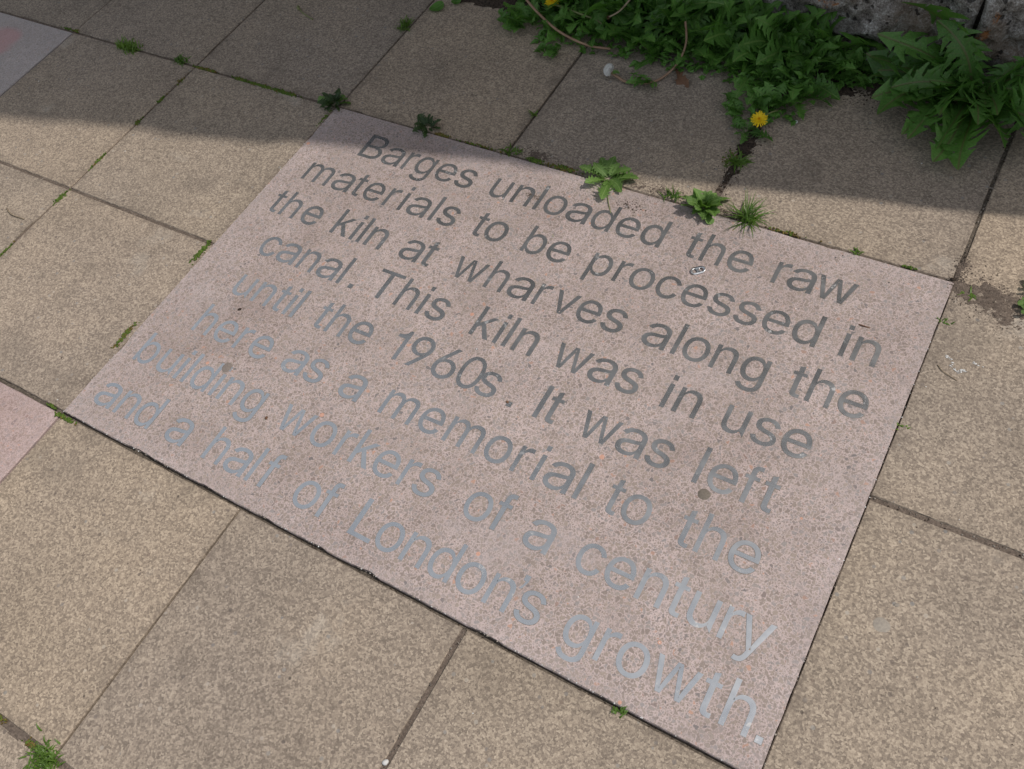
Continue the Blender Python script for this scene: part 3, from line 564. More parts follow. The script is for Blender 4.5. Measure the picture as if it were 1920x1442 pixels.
def rough_block(x0, x1, z0, z1, yf, depth, seed, step=0.008):
    """front-facing stone with a displaced face and rounded, broken arrises (fine mesh)"""
    nx = max(4, int((x1 - x0) / step)); nz = max(4, int((z1 - z0) / step)); ny = 4
    vs = []; fs = []
    def P(x, z, d):
        ex = min(x - x0, x1 - x); ez = min(z - z0, z1 - z); r = 0.013
        rd = 0.0
        if ex < r: rd += (r - ex) ** 2 / r * 0.7
        if ez < r: rd += (r - ez) ** 2 / r * 0.7
        n = noise.fractal(Vector((x * 11, z * 13, 3.3)), 0.8, 2.2, 6) * 0.022
        pit = noise.noise(Vector((x * 28 + seed, z * 34, seed * 2)))
        n2 = noise.fractal(Vector((x * 45, z * 45 + seed, seed)), 1.0, 2.0, 3) * 0.005
        y = yf + rd - n + n2 + (max(0, pit - 0.35) * 0.05) + d
        wx = 0.006 * noise.noise(Vector((x * 20, z * 20, seed + 9))); wz = 0.006 * noise.noise(Vector((x * 20 + 4, z * 20, seed - 9)))
        return (x + wx, y, z + wz)
    for j in range(nz + 1):
        for i in range(nx + 1):
            vs.append(P(x0 + (x1 - x0) * i / nx, z0 + (z1 - z0) * j / nz, 0))
    for j in range(nz):
        for i in range(nx):
            a = j * (nx + 1) + i; fs.append((a, a + 1, a + nx + 2, a + nx + 1))
    ring = [i for i in range(nx + 1)] + [(j) * (nx + 1) + nx for j in range(1, nz + 1)] + [nz * (nx + 1) + i for i in range(nx - 1, -1, -1)] + [j * (nx + 1) for j in range(nz - 1, 0, -1)]
    b0 = len(vs)
    for r_ in ring:
        v = vs[r_]; vs.append((v[0], yf + depth, v[2]))
    n = len(ring)
    for k in range(n):
        fs.append((ring[(k + 1) % n], ring[k], b0 + k, b0 + (k + 1) % n))
    return mesh_from('stone', vs, fs, M_STONE, True)
rw = random.Random(3)
near = [(-0.35, -0.02, 0.03, 0.20), (0.0, 0.33, 0.03, 0.22), (0.345, 0.66, 0.045, 0.24), (0.675, 1.215, 0.050, 0.27), (1.222, 1.70, 0.038, 0.26), (1.715, 2.05, 0.03, 0.22),
        (-0.30, 0.02, -0.06, 0.018), (0.04, 0.30, -0.06, 0.020), (0.315, 0.58, -0.06, 0.030), (0.60, 0.86, -0.06, 0.036), (0.875, 1.09, -0.06, 0.034), (1.11, 1.38, -0.06, 0.020), (1.40, 1.75, -0.06, 0.018)]
for k, (a, b, c, d) in enumerate(near):
    low = c < 0
    off = -0.012 if low else (0.0 if k not in (3,) else 0.006)
    o = link('stone', rough_block(a, b, c, d, WY + off + rw.uniform(-.004, .006), 0.22, k * 7.7 + 2, 0.007), wall); o.location = -wall.location
prism('mortar_core', clip([(-3, -0.05), (4, -0.05), (4, 4), (-3, 4)][::-1], SHADOW_PROF) or SHADOW_PROF, WY + 0.035, WY + 0.46, M_MORTAR, wall)
z = 0.275; row = 0  # upper courses out of view, guessed and shaped for shadow and reflections
while z < 3.6:
    h = rw.uniform(0.17, 0.24); x = -2.5 + rw.uniform(0, 0.2)
    while x < 2.9:
        l = rw.uniform(0.28, 0.55); q = clip([(x, z), (x, z + h - 0.012), (x + l - 0.014, z + h - 0.012), (x + l - 0.014, z)], SHADOW_PROF)
        if len(q) >= 3:
            q = [(a, b) for a, b in q]
            prism('stone', q, WY + rw.uniform(-0.006, 0.012), WY + 0.47, M_UPPER, wall)
        x += l
    z += h; row += 1
# lower courses at the two far ends
for (xa, xb) in ((-2.3, -0.37), (2.07, 2.75)):
    x = xa
    while x < xb - 0.1:
        l = min(rw.uniform(0.28, 0.45), xb - x)
        q = clip([(x, -0.05), (x, 0.26), (x + l - 0.014, 0.26), (x + l - 0.014, -0.05)], SHADOW_PROF)
        if len(q) >= 3: prism('stone', q, WY + rw.uniform(-0.004, 0.01), WY + 0.47, M_UPPER, wall)
        x += l

# ------------------------------------------------------------------ soil
def soil_z(x, y):
    z = -0.011 + 0.004 * noise.noise(Vector((x * 55, y * 55, 1))) + 0.0035 * noise.noise(Vector((x * 160, y * 160, 4)))
    if y > 1.30 + 0.03 * noise.noise(Vector((x * 7, 0, 0))):
        z += min(1, (y - 1.30) / 0.06) * (0.019 + 0.010 * noise.noise(Vector((x * 18, y * 18, 7))))
    return z
strip = link('soil_strip', height_sheet('soil_strip', -1.9, 2.7, 1.29, 1.46, 0.008, soil_z, M_SOIL))
tag(strip, 'dark crumbly soil along the foot of the wall', kind='structure')
def joint_fill(name, x0, x1, y0, y1, base, amp, label, mat=M_SAND, seed=0):
    def fn(x, y): return base + amp * noise.noise(Vector((x * 90 + seed, y * 90, seed))) + amp * 1.6 * noise.noise(Vector((x * 16, y * 16 + seed, 3)))
    o = link(name, height_sheet(name, x0, x1, y0, y1, 0.003, fn, mat), pave)
    o['kind'] = 'stuff'; return o
JT = 'sandy joint filling'
for (a, b, c, d, bs) in [(-1.35, 1.35, .893, .909, -.0032), (-1.35, -.002, .442, .458, -.0024), (1.352, 1.80, .441, .459, -.0018), (.892, .908, .905, 1.35, -.0026),
                         (1.344, 1.357, .905, 1.35, -.0040), (.444, .456, .905, 1.35, -.0048), (-.006, .005, .905, 1.35, -.0042), (-.456, -.444, 0, 1.35, -.0036), (-.905, -.895, .9, 1.35, -.0036),
                         (.893, .907, -.45, -.004, -.0034), (0.30, 1.0, -.459, -.441, -.0016), (-.5, 0, -.006, .006, -.005), (.0, 1.36, -.007, .0, -.0052), (1.350, 1.353, 0.0, .9, -.0025), (-.002, .001, 0, .9, -.003)]:
    joint_fill('joint_sand', a, b, c, d, bs, 0.0012, JT, M_DUST if bs > -.004 else M_SAND, seed=a * 3 + d)

def dirt_patch(cx, cy, rx, ry, h, label, seed, mat=M_DUST, ang=0, cov=0.05, name='dirt_patch'):
    ca, sa = math.cos(ang), math.sin(ang)
    def fn(x, y):
        dx, dy = x - cx, y - cy; ex = (dx * ca + dy * sa) / rx; ey = (-dx * sa + dy * ca) / ry
        r2 = ex * ex + ey * ey
        f = 1 - r2 + 0.9 * noise.fractal(Vector((x * 26 + seed, y * 26, seed)), 0.8, 2.1, 5) + 0.9 * noise.noise(Vector((x * 130, y * 130, seed))) + 0.5 * noise.noise(Vector((x * 310, y * 310, seed)))
        lump = 0.5 + 0.5 * noise.noise(Vector((x * 260, y * 260, seed))) + 0.45 * noise.noise(Vector((x * 120, y * 120, seed + 5)))
        return (f - (1 - cov * 5)) * h * 0.55 * max(0.1, lump) - 0.0008 + 0.0006 * noise.noise(Vector((x * 400, y * 400, 1)))
    R_ = max(rx, ry) * 1.35
    me = height_sheet(name, cx - R_, cx + R_, cy - R_, cy + R_, 0.0022 if R_ < 0.08 else 0.0032, fn, mat)
    bm = bmesh.new(); bm.from_mesh(me)
    dead = [f for f in bm.faces if all(v.co.z < -0.001 for v in f.verts)]
    bmesh.ops.delete(bm, geom=dead, context='FACES'); 
    for v in bm.verts: v.co.z = min(v.co.z, 0.0095)
    rg = random.Random(seed * 10); nb = int(700 if rx * ry > 2e-3 else 260 if rx * ry > 4e-4 else 110)
    for k in range(nb):
        ex, ey = rg.gauss(0, .62), rg.gauss(0, .75); gx = cx + ex * rx * ca - ey * ry * sa; gy = cy + ex * rx * sa + ey * ry * ca
        r = abs(rg.gauss(0, .0006)) + .0005
        if cx > 1.353 and gx < 1.353: continue
        zt = 0.0 if not (0 < gx < 1.35 and 0 < gy < .9) else SZ
        q = [bm.verts.new((gx + r * math.cos(t_) * rg.uniform(.6, 1.3), gy + r * math.sin(t_) * rg.uniform(.6, 1.3), zt)) for t_ in (0, 1.26, 2.5, 3.8, 5.0)]
        tp = bm.verts.new((gx, gy, zt + r * rg.uniform(.6, 1.2)))
        for i in range(5): bm.faces.new((q[i], q[(i + 1) % 5], tp))
    bm.to_mesh(me); bm.free()
    o = link(name, me, None); tag(o, label, 'dirt', kind='stuff'); return o
dirt_patch(1.415, 0.884, 0.085, 0.034, 0.0055, 'brown crumbly dirt spread beside the right back corner of the lettered slab', 3.3, ang=-0.15, cov=0.19)
dirt_patch(0.515, 0.922, 0.055, 0.014, 0.006, 'thin dirt along the back edge of the lettered slab above the word unloaded', 8.1, cov=.09)
dirt_patch(0.79, 0.918, 0.085, 0.013, 0.006, 'gritty dirt behind the lettered slab between the two leafy weeds', 12.2, cov=.09)
dirt_patch(0.95, 0.913, 0.045, 0.010, 0.005, 'reddish dirt around the base of the spiky grass tuft', 5.2)
dirt_patch(0.902, 1.10, 0.018, 0.12, 0.008, 'dark soil filling the wide joint below the yellow dandelion', 4.4, M_SOIL, cov=.10)
dirt_patch(1.07, 1.325, 0.14, 0.035, 0.010, 'dark soil spilling over the slab edge between the weeds', 9.9, M_SOIL, ang=0.1, cov=.1)
dirt_patch(1.353, 0.925, 0.012, 0.035, 0.006, 'brown crumbs in the joint at the right back corner', 2.9)
dirt_patch(0.76, 0.858, 0.026, 0.010, 0.004, 'small dark crumbs lying on the pink slab above the letters ded', 21.4, M_SOIL, cov=0.02)
dirt_patch(0.565, 0.812, 0.014, 0.006, 0.004, 'tiny dirt crumb between letters n and l of unloaded', 25.4, M_DUST)

# ------------------------------------------------------------------ leaves
def leaf_mesh(name, mat, seed, width=0.22, lobes=7, depth=0.6, back=0.05, stalk=0.16, tip=0.35, bend=(0.5, -0.25), fold=0.35, twist=0.2, N=None, crinkle=0.05):
    rd = random.Random(seed)
    N = N or lobes * 3 + 4
    rows = []
    x, z = 0.0, 0.0; pa = None
    for k in range(N + 1):
        t = k / N
        ang = bend[0] + (bend[1] - bend[0]) * t + 0.12 * math.sin(t * 9 + seed)
        if k: x += math.cos(ang) / N; z += math.sin(ang) / N
        side = 0.04 * math.sin(t * 4 + seed * 2) * t
        env = width * (math.sin(min(1, max(0, (t - stalk * 0.5) / (1 - stalk * 0.5))) ** 0.85 * math.pi * (0.86 if tip > 0.3 else 0.95)) ** 0.75) if t < 0.999 else 0.0
        env *= (0.45 + 0.75 * t) if tip > 0.3 else 1.0
        row = []
        for s in (-1, 1):
            ph = (t * lobes + (0.25 if s > 0 else 0.0) + 0.1 * math.sin(seed + s)) % 1.0
            saw = (1 - ph) if ph > 0.12 else ph / 0.12     # sharp front edge, sloped rear: teeth point to the base
            lob = 1 - depth * (1 - saw) * (1.0 if t < 1 - tip else max(0.0, (1 - t) / tip) * 0.6)
            wdt = max(0.010 if t < stalk + 0.05 else 0.0, env * lob) * (1 + 0.15 * rd.uniform(-1, 1))
            if t < stalk: wdt = 0.012 + 0.010 * t / stalk
            if k == N: wdt = 0.0
            row.append((wdt, back * saw * (wdt / max(width, 1e-4))))
        rows.append((x, side, z, row, ang, t))
    vs = []; uv = []; fs = []
    for (x, sd_, z, row, ang, t) in rows:
        tw = twist * math.sin(t * 3 + seed) 
        for (s, f) in ((-1, 1.0), (-1, 0.5), (0, 0), (1, 0.5), (1, 1.0)):
            wdt, bk = row[0] if s < 0 else row[1]
            w_ = s * wdt * f
            dz = fold * abs(w_) * (0.9 if f < 0.8 else 0.75) + crinkle * width * rd.uniform(-1, 1) * f
            yy = w_ * math.cos(tw) - dz * math.sin(tw); zz = w_ * math.sin(tw) + dz * math.cos(tw)
            vs.append((x - bk * f * math.cos(ang) - zz * math.sin(ang), sd_ + yy, z + zz * math.cos(ang) - bk * f * math.sin(ang)))
            uv.append((t, 0.5 + 0.5 * s * f * min(1, wdt / width)))
    for k in range(N):
        for c in range(4):
            a = k * 5 + c; fs.append((a, a + 1, a + 6, a + 5))
    return mesh_from(name, vs, fs, mat, True, uv)

def lobed_leaf(mat, seed, pairs=6, width=0.20, bend=(0.7, -0.3), twist=0.4, sway=0.10, back=0.05, cut=0.22, droop=0.35, stalk=0.16, teeth=True):
    rd = random.Random(seed * 17 + 3); S = 24; cen = []; x = z = 0.0
    for k in range(S + 1):
        t = k / S; ang = bend[0] + (bend[1] - bend[0]) * t + 0.10 * math.sin(t * 7 + seed)
        if k: x += math.cos(ang) / S; z += math.sin(ang) / S
        cen.append((x, sway * math.sin(t * 2.6 + seed) * t, z, ang))
    def P(t, w, h):
        f = min(max(t, 0), 1) * S; i = min(int(f), S - 1); q = f - i; a, b = cen[i], cen[i + 1]
        cx, cy, cz, an = [a[j] + (b[j] - a[j]) * q for j in range(4)]
        tw = twist * math.sin(t * 2.8 + seed * 1.7); yy = w * math.cos(tw) - h * math.sin(tw); hh = w * math.sin(tw) + h * math.cos(tw)
        return (cx - hh * math.sin(an), cy + yy, cz + hh * math.cos(an))
    vs = []; uv = []; fs = []
    def V(t, w, h): vs.append(P(t, w, h)); uv.append((t, 0.5 + 0.5 * max(-1, min(1, w / width)))); return len(vs) - 1
    # rib with its narrow wing
    prev = None
    for k in range(13):
        t = k / 12 * 0.82; w_ = (0.010 + 0.012 * t / stalk) if t < stalk else width * cut * (0.55 + 0.45 * math.sin(t * 3.1))
        row = [V(t, -w_, w_ * .35 - .004), V(t, 0, -.004), V(t, w_, w_ * .35 - .004)]
        if prev: fs.append((prev[0], prev[1], row[1], row[0])); fs.append((prev[1], prev[2], row[2], row[1]))
        prev = row
    env = lambda t: width * (0.40 + 0.62 * math.sin(min(1.0, (t - stalk) / (1 - stalk)) * 2.55))
    for i in range(pairs):
        for s in (-1, 1):
            t0 = stalk + (0.80 - stalk) * (i + (0.22 if s > 0 else 0.0)) / pairs + rd.uniform(-.008, .008); dt = (0.80 - stalk) / pairs * rd.uniform(.88, 1.12)
            w_ = env(t0 + dt) * rd.uniform(.8, 1.15); hz = rd.uniform(-droop, droop * .9); bk = back * rd.uniform(.6, 1.4)
            def H(f): return 0.05 * width + w_ * f * f * hz + w_ * f * 0.15
            wb = width * cut * (0.55 + 0.45 * math.sin((t0 + dt * .5) * 3.1)) * .72
            c = V(t0 + dt * .5, s * max(wb * 1.3, w_ * .36), H(.36))
            ring = [V(t0 + dt * 1.02, s * wb, wb * .35),  V(t0 + dt * .86, s * w_ * .45, H(.45) + .01 * rd.uniform(-1, 1))]
            if teeth: ring += [V(t0 + dt * .80, s * w_ * .60, H(.6)), V(t0 + dt * .60, s * w_ * .58, H(.58))]
            ring += [V(t0 + dt * .25 - bk * .5, s * w_ * .86, H(.86)), V(t0 - bk, s * w_, H(1.0)), V(t0 + dt * .02 - bk * .25, s * w_ * .62, H(.6) - .006), V(t0 + dt * .14, s * w_ * .32, H(.3)), V(t0 - dt * .03, s * wb, wb * .35)]
            for a_, b_ in zip(ring, ring[1:]): fs.append((c, a_, b_) if s < 0 else (c, b_, a_))
            fs.append((c, ring[-1], ring[0]) if s < 0 else (c, ring[0], ring[-1]))
    # arrowhead at the tip
    tw_ = env(0.85) * rd.uniform(.55, .75); c = V(.88, 0, 0); hz = rd.uniform(-.3, .3)
    outl = [(1.0, 0), (.955, .30), (.90, .52), (.86, .70), (.815, .98), (.825, .55), (.80, .30), (.80, 0)]
    for s in (-1, 1):
        ring = [V(t, s * tw_ * f, tw_ * f * (0.2 + hz * f)) for t, f in outl]
        for a_, b_ in zip(ring, ring[1:]): fs.append((c, b_, a_) if s < 0 else (c, a_, b_))
    me = mesh_from('leaf', vs, fs, mat, False, uv)
    for p in me.polygons: p.use_smooth = True
    return me
DAND = [lobed_leaf(M_LEAF, s, 4 + s % 3, .21 + .02 * (s % 3), ((0.75, -0.35), (0.45, -0.15), (0.95, -0.55), (1.1, -.2))[s % 4], .55, cut=.16 + .04 * (s % 2)) for s in range(1, 9)]
_OLD = [leaf_mesh('leaf', M_LEAF, s, 0.17 + 0.02 * (s % 3), 6 + s % 3, 0.72, 0.07, 0.14, 0.30, ((0.75, -0.35), (0.45, -0.15), (0.95, -0.55))[s % 3], 0.30) for s in range(1, 2)]
BIGL = [lobed_leaf(M_LEAFB, s, 6 + s % 2, .20 + .018 * (s % 3), ((0.55, -0.30), (0.35, -0.25), (0.75, -0.45))[s % 3], .55, .10, .06, .25, .55) for s in range(11, 18)]
_OLD2 = [leaf_mesh('leaf', M_LEAFB, s, 0.150 + 0.012 * (s % 3), 6 + s % 2, 0.80, 0.10, 0.16, 0.22, ((0.55, -0.30), (0.35, -0.25), (0.75, -0.45))[s % 3], 0.35, 0.45, N=34, crinkle=0.10) for s in range(11, 12)]
WEED = [leaf_mesh('leaf', M_WEED, s, 0.24, 5, 0.42, 0.04, 0.12, 0.40, ((0.45, -0.25), (0.25, -0.1), (0.65, -0.4))[s % 3], 0.25, crinkle=0.08) for s in range(21, 25)]
WEED += [lobed_leaf(M_WEED, s, 3, .29, (0.5, -0.25), .4, cut=.42, back=.02, droop=.3, stalk=.14) for s in range(25, 30)]
WEEDL = [lobed_leaf(M_WEED, s, 5, .27, (0.30, -0.15), .35, cut=.52, back=.02, droop=.3, stalk=.10) for s in range(31, 35)]
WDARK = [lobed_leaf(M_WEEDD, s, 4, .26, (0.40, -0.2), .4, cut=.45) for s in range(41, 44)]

def rosette(name, label, cat, x, y, meshes, n, lmin, lmax, pitch=(-0.1, 0.35), seed=0, group=None, z=0.0, arc_=(0, 360), rad=0.004, squash=None, wild=.08):
    rd = random.Random(seed * 13 + 7)
    t = thing(name, label, cat, (x, y, z), group)
    for k in range(n):
        a = R(arc_[0] + (arc_[1] - arc_[0]) * (k + rd.uniform(-.35, .35)) / n)
        if arc_ == (0, 360): a = k * 2.39996 + rd.uniform(-.25, .25)
        f = k / max(1, n - 1)
        L = (lmax + (lmin - lmax) * f) * rd.uniform(0.85, 1.12)
        if squash:
            L *= squash[0] + squash[1] * abs(math.cos(a - squash[2]))
        p = pitch[0] + (pitch[1] - pitch[0]) * f + rd.uniform(-wild, wild)
        L *= rd.choice((1.0, 1.0, .62)) if cat == 'weed' and n > 10 else 1.0
        o = link('leaf', rd.choice(meshes), t, (math.cos(a) * rad, math.sin(a) * rad, 0.001 + 0.004 * f))
        o.rotation_euler = Matrix.Rotation(a, 3, 'Z').to_4x4().to_3x3() @ Matrix.Rotation(-p, 3, 'Y') @ Matrix.Rotation(rd.uniform(-.35, .35), 3, 'X') @ Matrix.Identity(3) and (Matrix.Rotation(a, 3, 'Z') @ Matrix.Rotation(-p, 3, 'Y') @ Matrix.Rotation(rd.uniform(-.35, .35), 3, 'X')).to_euler()
        o.scale = (L, L * rd.uniform(0.85, 1.15), L)
    return t

# -- dense clump of dandelions along the wall foot
CG = 'toothed green weeds massed along the foot of the wall'
CL = 'low toothed leafy weed growing in the dense green mass at the wall foot'
crowns = [(0.30, 1.30, .085, 11), (0.33, 1.36, .11, 12), (0.38, 1.285, .08, 11), (0.42, 1.35, .13, 14), (0.47, 1.31, .10, 12), (0.52, 1.37, .15, 15),
          (0.56, 1.31, .11, 13), (0.62, 1.36, .15, 15), (0.62, 1.285, .09, 11), (0.68, 1.32, .12, 14), (0.73, 1.37, .16, 16), (0.76, 1.32, .11, 13), (0.80, 1.285, .09, 12),
          (0.83, 1.36, .16, 16), (0.84, 1.30, .11, 14), (0.88, 1.265, .09, 14), (0.90, 1.34, .13, 15), (0.93, 1.295, .10, 13), (0.95, 1.37, .14, 14), (0.915, 1.215, .075, 13),
          (0.985, 1.34, .10, 12), (1.03, 1.372, .09, 10), (0.955, 1.25, .07, 11), (0.885, 1.195, .060, 9), (1.08, 1.38, .065, 8), (0.36, 1.39, .12, 10), (0.47, 1.385, .15, 12), (0.58, 1.385, .17, 13), (0.67, 1.39, .17, 12), (0.78, 1.39, .18, 13), (0.88, 1.385, .18, 13), (0.235, 1.38, .07, 8), (0.94, 1.395, .17, 9)]
for k, (x, y, L, n) in enumerate(crowns):
    rosette('leafy_weed', CL, 'weed', x, y, DAND, n + 3, L * 0.55, L * 1.02, (0.02, 1.15), k + 100, CG, 0.002, wild=.2)
# undergrowth: countless small leaves filling the mass
rd = random.Random(77); vs = []; fs = []; uv = []
for k in range(1100):
    x = rd.uniform(0.24, 1.12); lim = 1.255 if x < 0.8 else 1.17
    if x < 0.33: lim = 1.33
    if x > 0.98: lim = 1.32 
    y = rd.uniform(lim, 1.40) 
    if 0.8 < x < 0.99 and y < 1.235 and not (0.865 < x < 0.985): continue
    z = abs(rd.gauss(0, 0.016)) * (0.5 + (y - lim) / 0.12) + 0.003; a = rd.uniform(0, 6.28); p = rd.uniform(-.5, .6); L = rd.uniform(.012, .026); W = L * rd.uniform(.3, .5)
    M_ = Matrix.Rotation(a, 3, 'Z') @ Matrix.Rotation(-p, 3, 'Y')
    b = len(vs)
    for q, uvq in (((0, 0, 0), (0, .5)), ((.45 * L, W * .6, .1 * L), (.45, .1)), ((.25 * L, W, 0), (.25, 0)), ((L, 0, 0), (1, .5)), ((.25 * L, -W, 0), (.25, 1)), ((.45 * L, -W * .6, .1 * L), (.45, .9))):
        v = M_ @ Vector(q); vs.append((x + v.x, y + v.y, z + v.z)); uv.append(uvq)
    fs += [(b, b + 1, b + 2), (b, b + 3, b + 1), (b, b + 5, b + 3), (b, b + 4, b + 5)]
ug = link('undergrowth', mesh_from('undergrowth', vs, fs, M_LEAF, False, uv))
tag(ug, 'small crowded leaves filling the weed mass along the wall foot', 'weeds', kind='stuff')

# -- large dandelion on the right
bd = rosette('dandelion_plant', 'large dandelion with long toothed leaves against the wall at the right edge', 'dandelion', 1.262, 1.350, BIGL, 4, .06, .09, (0.5, 0.9), 5, None, 0.004)
for (ang, L, p, ms) in [(168, .285, .58, 0), (172, .26, .36, 1), (176, .25, .18, 2), (184, .25, .10, 3), (196, .22, .06, 4), (210, .22, .12, 5), (222, .24, .02, 6), (246, .235, .03, 1), 
                        (270, .22, .05, 3), (283, .25, .01, 4), (296, .22, .22, 5), (308, .235, .04, 6), (322, .22, .15, 0), (338, .21, .08, 1), (352, .20, .2, 2), (4, .22, .35, 3), (12, .23, .55, 4), (18, .20, .8, 5), (160, .21, .85, 6),
                        (205, .13, .5, 1), (255, .14, .45, 3), (285, .13, .6, 2), (170, .15, .55, 4), (320, .14, .55, 5), (236, .11, .8, 6), (158, .14, 1.0, 2), (188, .17, .35, 0), (300, .17, .4, 3), (240, .17, .35, 4), (20, .13, .8, 1), (348, .15, .5, 2), (203, .20, .24, 6), (228, .19, .30, 4), (252, .19, .28, 0), (276, .18, .30, 6), (304, .19, .28, 1), (330, .19, .28, 3), (264, .235, .02, 2), (190, .21, .20, 5), (240, .225, .01, 1)]:
    o = link('leaf', BIGL[ms], bd, (0.006 * math.cos(R(ang)), 0.006 * math.sin(R(ang)), 0.006))
    o.rotation_euler = (Matrix.Rotation(R(ang), 3, 'Z') @ Matrix.Rotation(-(p + 0.02), 3, 'Y') @ Matrix.Rotation(random.Random(ang).uniform(-.55, .55), 3, 'X')).to_euler()
    o.scale = (L * .9, L * .86, L * .9)
rosette('dandelion_plant', 'dandelion leaves entering the frame low at the far right behind the large plant', 'dandelion', 1.44, 1.34, BIGL, 13, .09, .16, (0.05, 0.8), 6, None, 0.002)

# -- weeds in the joints of the lettered slab
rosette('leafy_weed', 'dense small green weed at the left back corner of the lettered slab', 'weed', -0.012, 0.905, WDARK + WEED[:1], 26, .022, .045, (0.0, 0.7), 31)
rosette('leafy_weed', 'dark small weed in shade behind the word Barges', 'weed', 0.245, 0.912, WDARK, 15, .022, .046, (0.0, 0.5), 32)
rosette('leafy_weed', 'flat open weed rosette half lit behind the word unloaded', 'weed', 0.685, 0.912, WEEDL, 13, .034, .066, (0.02, 0.28), 33)
rosette('leafy_weed', 'bright bushy sunlit weed at the back edge below the wide joint', 'weed', 0.892, 0.905, WEED[4:] + WEED[:1], 62, .016, .048, (0.0, 1.15), 34, wild=.4, squash=(0.75, 0.45, 0.0))
rosette('leafy_weed', 'sparse dark weed trailing from the wide joint under the yellow flower', 'weed', 0.885, 1.13, DAND, 12, .03, .06, (0.0, 0.3), 35)
rosette('leafy_weed', 'thin leaves reaching left from the weed with the yellow flower', 'weed', 0.865, 1.175, DAND, 8, .04, .075, (0.02, 0.2), 36, arc_=(150, 235))
rosette('leafy_weed', 'small weed leaves at the left end of the green mass', 'weed', 0.285, 1.285, DAND, 9, .05, .085, (0.02, 0.3), 37, arc_=(160, 270))
rosette('leafy_weed', 'weed leaf spray hanging over the slab below the long pink stalk', 'weed', 0.40, 1.235, DAND, 7, .04, .06, (0.02, 0.2), 38, arc_=(200, 320))
rosette('leafy_weed', 'pale leaf spray on the slab beside the white seed head', 'weed', 0.645, 1.205, DAND, 7, .035, .055, (0.02, 0.2), 39, arc_=(190, 330))
rosette('leafy_weed', 'curled green leaf poking in at the right edge above the brown dirt', 'weed', 1.472, 0.926, WEED, 4, .018, .026, (0.1, 0.4), 40, arc_=(120, 240))
rosette('leafy_weed', 'curled green leaf poking in at the right edge below the brown dirt', 'weed', 1.478, 0.880, WEED, 4, .018, .030, (0.1, 0.4), 41, arc_=(130, 240))

def round_leaf(x, y, r, label, ang):
    n = 12; vs = [(0, 0, 0.004)]; uv = [(0.5, 0.5)]; fs = []
    for k in range(n):
        a = 2 * math.pi * k / n; q = r * (1 + 0.06 * math.sin(3 * a)); vs.append((q * math.cos(a), q * 0.8 * math.sin(a), 0.007 + 0.002 * math.sin(2 * a))); uv.append((0.5 + 0.5 * math.cos(a), 0.5 + 0.5 * math.sin(a)))
        fs.append((0, k + 1, (k + 1) % n + 1))
    o = link('leaf', mesh_from('leaf', vs, fs, M_LEAF, True, uv), None, (x, y, 0)); o.rotation_euler = (0.1, -0.1, ang); tag(o, label, 'leaf')
round_leaf(0.030, 1.290, .020, 'single rounded green leaf lying over the joint at the top edge', 0.9)
round_leaf(0.066, 1.325, .014, 'small rounded leaf at the very top edge beside the larger round leaf', 0.2)

# -- grass tufts
def grass(x, y, n, L, label, seed, spread=1.0, mat=M_GRASS, name='grass_tuft', wd=0.0016, line=None, group=None, up=0.75):
    rd = random.Random(seed); vs = []; fs = []; uv = []
    for k in range(n):
        a = rd.uniform(0, 2 * math.pi); l = L * rd.uniform(.55, 1.1); el = rd.uniform(0.15, up * 1.35); droop = rd.uniform(0.4, 1.4)
        bx = rd.gauss(0, .004 * spread); by = rd.gauss(0, .003 * spread)
        if line: tt = rd.uniform(-1, 1); bx += line[0] * tt; by += line[1] * tt
        px, pz = 0.0, 0.0; n_ = 6; b0 = len(vs)
        for i in range(n_ + 1):
            t = i / n_; e = el - droop * t * t
            if i: px += math.cos(e) * l / n_; pz = max(0.0005, pz + math.sin(e) * l / n_)
            w_ = wd * (1 - t ** 2) * (0.7 + 0.3 * math.sin(t * 3)) 
            for s in (-1, 1):
                vs.append((bx + math.cos(a) * px - math.sin(a) * s * w_, by + math.sin(a) * px + math.cos(a) * s * w_, pz + (0.0004 if s > 0 else 0))); uv.append((t, 0.5 + 0.5 * s))
        for i in range(n_):
            q = b0 + 2 * i; fs.append((q, q + 1, q + 3, q + 2))
    o = link(name, mesh_from(name, vs, fs, mat, True, uv), None, (x, y, 0.0)); tag(o, label, 'grass', group); return o
grass(0.975, 0.908, 75, .058, 'spiky bright grass tuft at the lettered slab edge right of the bushy weed', 1, 1.6, wd=0.0013, up=0.9)
grass(-0.685, 0.899, 170, .024, 'dense rounded grass cushion in the shaded joint at upper left', 2, 3.2, up=1.1, line=(.022, -.002))
grass(-0.505, 0.902, 60, .018, 'small grass tuft just left of the upper left joint crossing', 3, 2.0, line=(.012, 0), up=1.1)
grass(-0.012, 1.205, 60, .026, 'upright grass tuft in the joint near the top edge', 4, 1.6, line=(0, .012), up=1.2)
grass(0.440, -0.455, 170, .018, 'round green grass tuft in the joint at the bottom left corner', 5, 3.2, up=1.1)
grass(0.902, 1.045, 45, .034, 'thin low grass spreading over the wide joint beside the seedling weed', 6, 1.5, up=0.5)
grass(0.822, 0.913, 24, .026, 'wispy grass sprig between the two leafy weeds', 7, 1.6, up=1.1)
grass(0.458, 0.911, 36, .018, 'small yellowish grass tuft at the middle joint behind the lettered slab', 8, 2.0, line=(.012, 0), up=1.0)
grass(0.448, 1.03, 14, .018, 'few grass blades in the joint left of the middle slab', 9, 1.0, up=0.9)
grass(1.182, 0.905, 16, .014, 'tiny grass sprig in the back joint right of the spiky tuft', 10, 1.2, up=0.9)
grass(1.356, 0.812, 10, .009, 'tiny grass sprig at the upper right side of the lettered slab', 11, 1.3, up=0.9)
grass(1.355, 0.588, 8, .006, 'tiny green sprig halfway down the right side of the lettered slab', 12, 1.0, up=0.9)
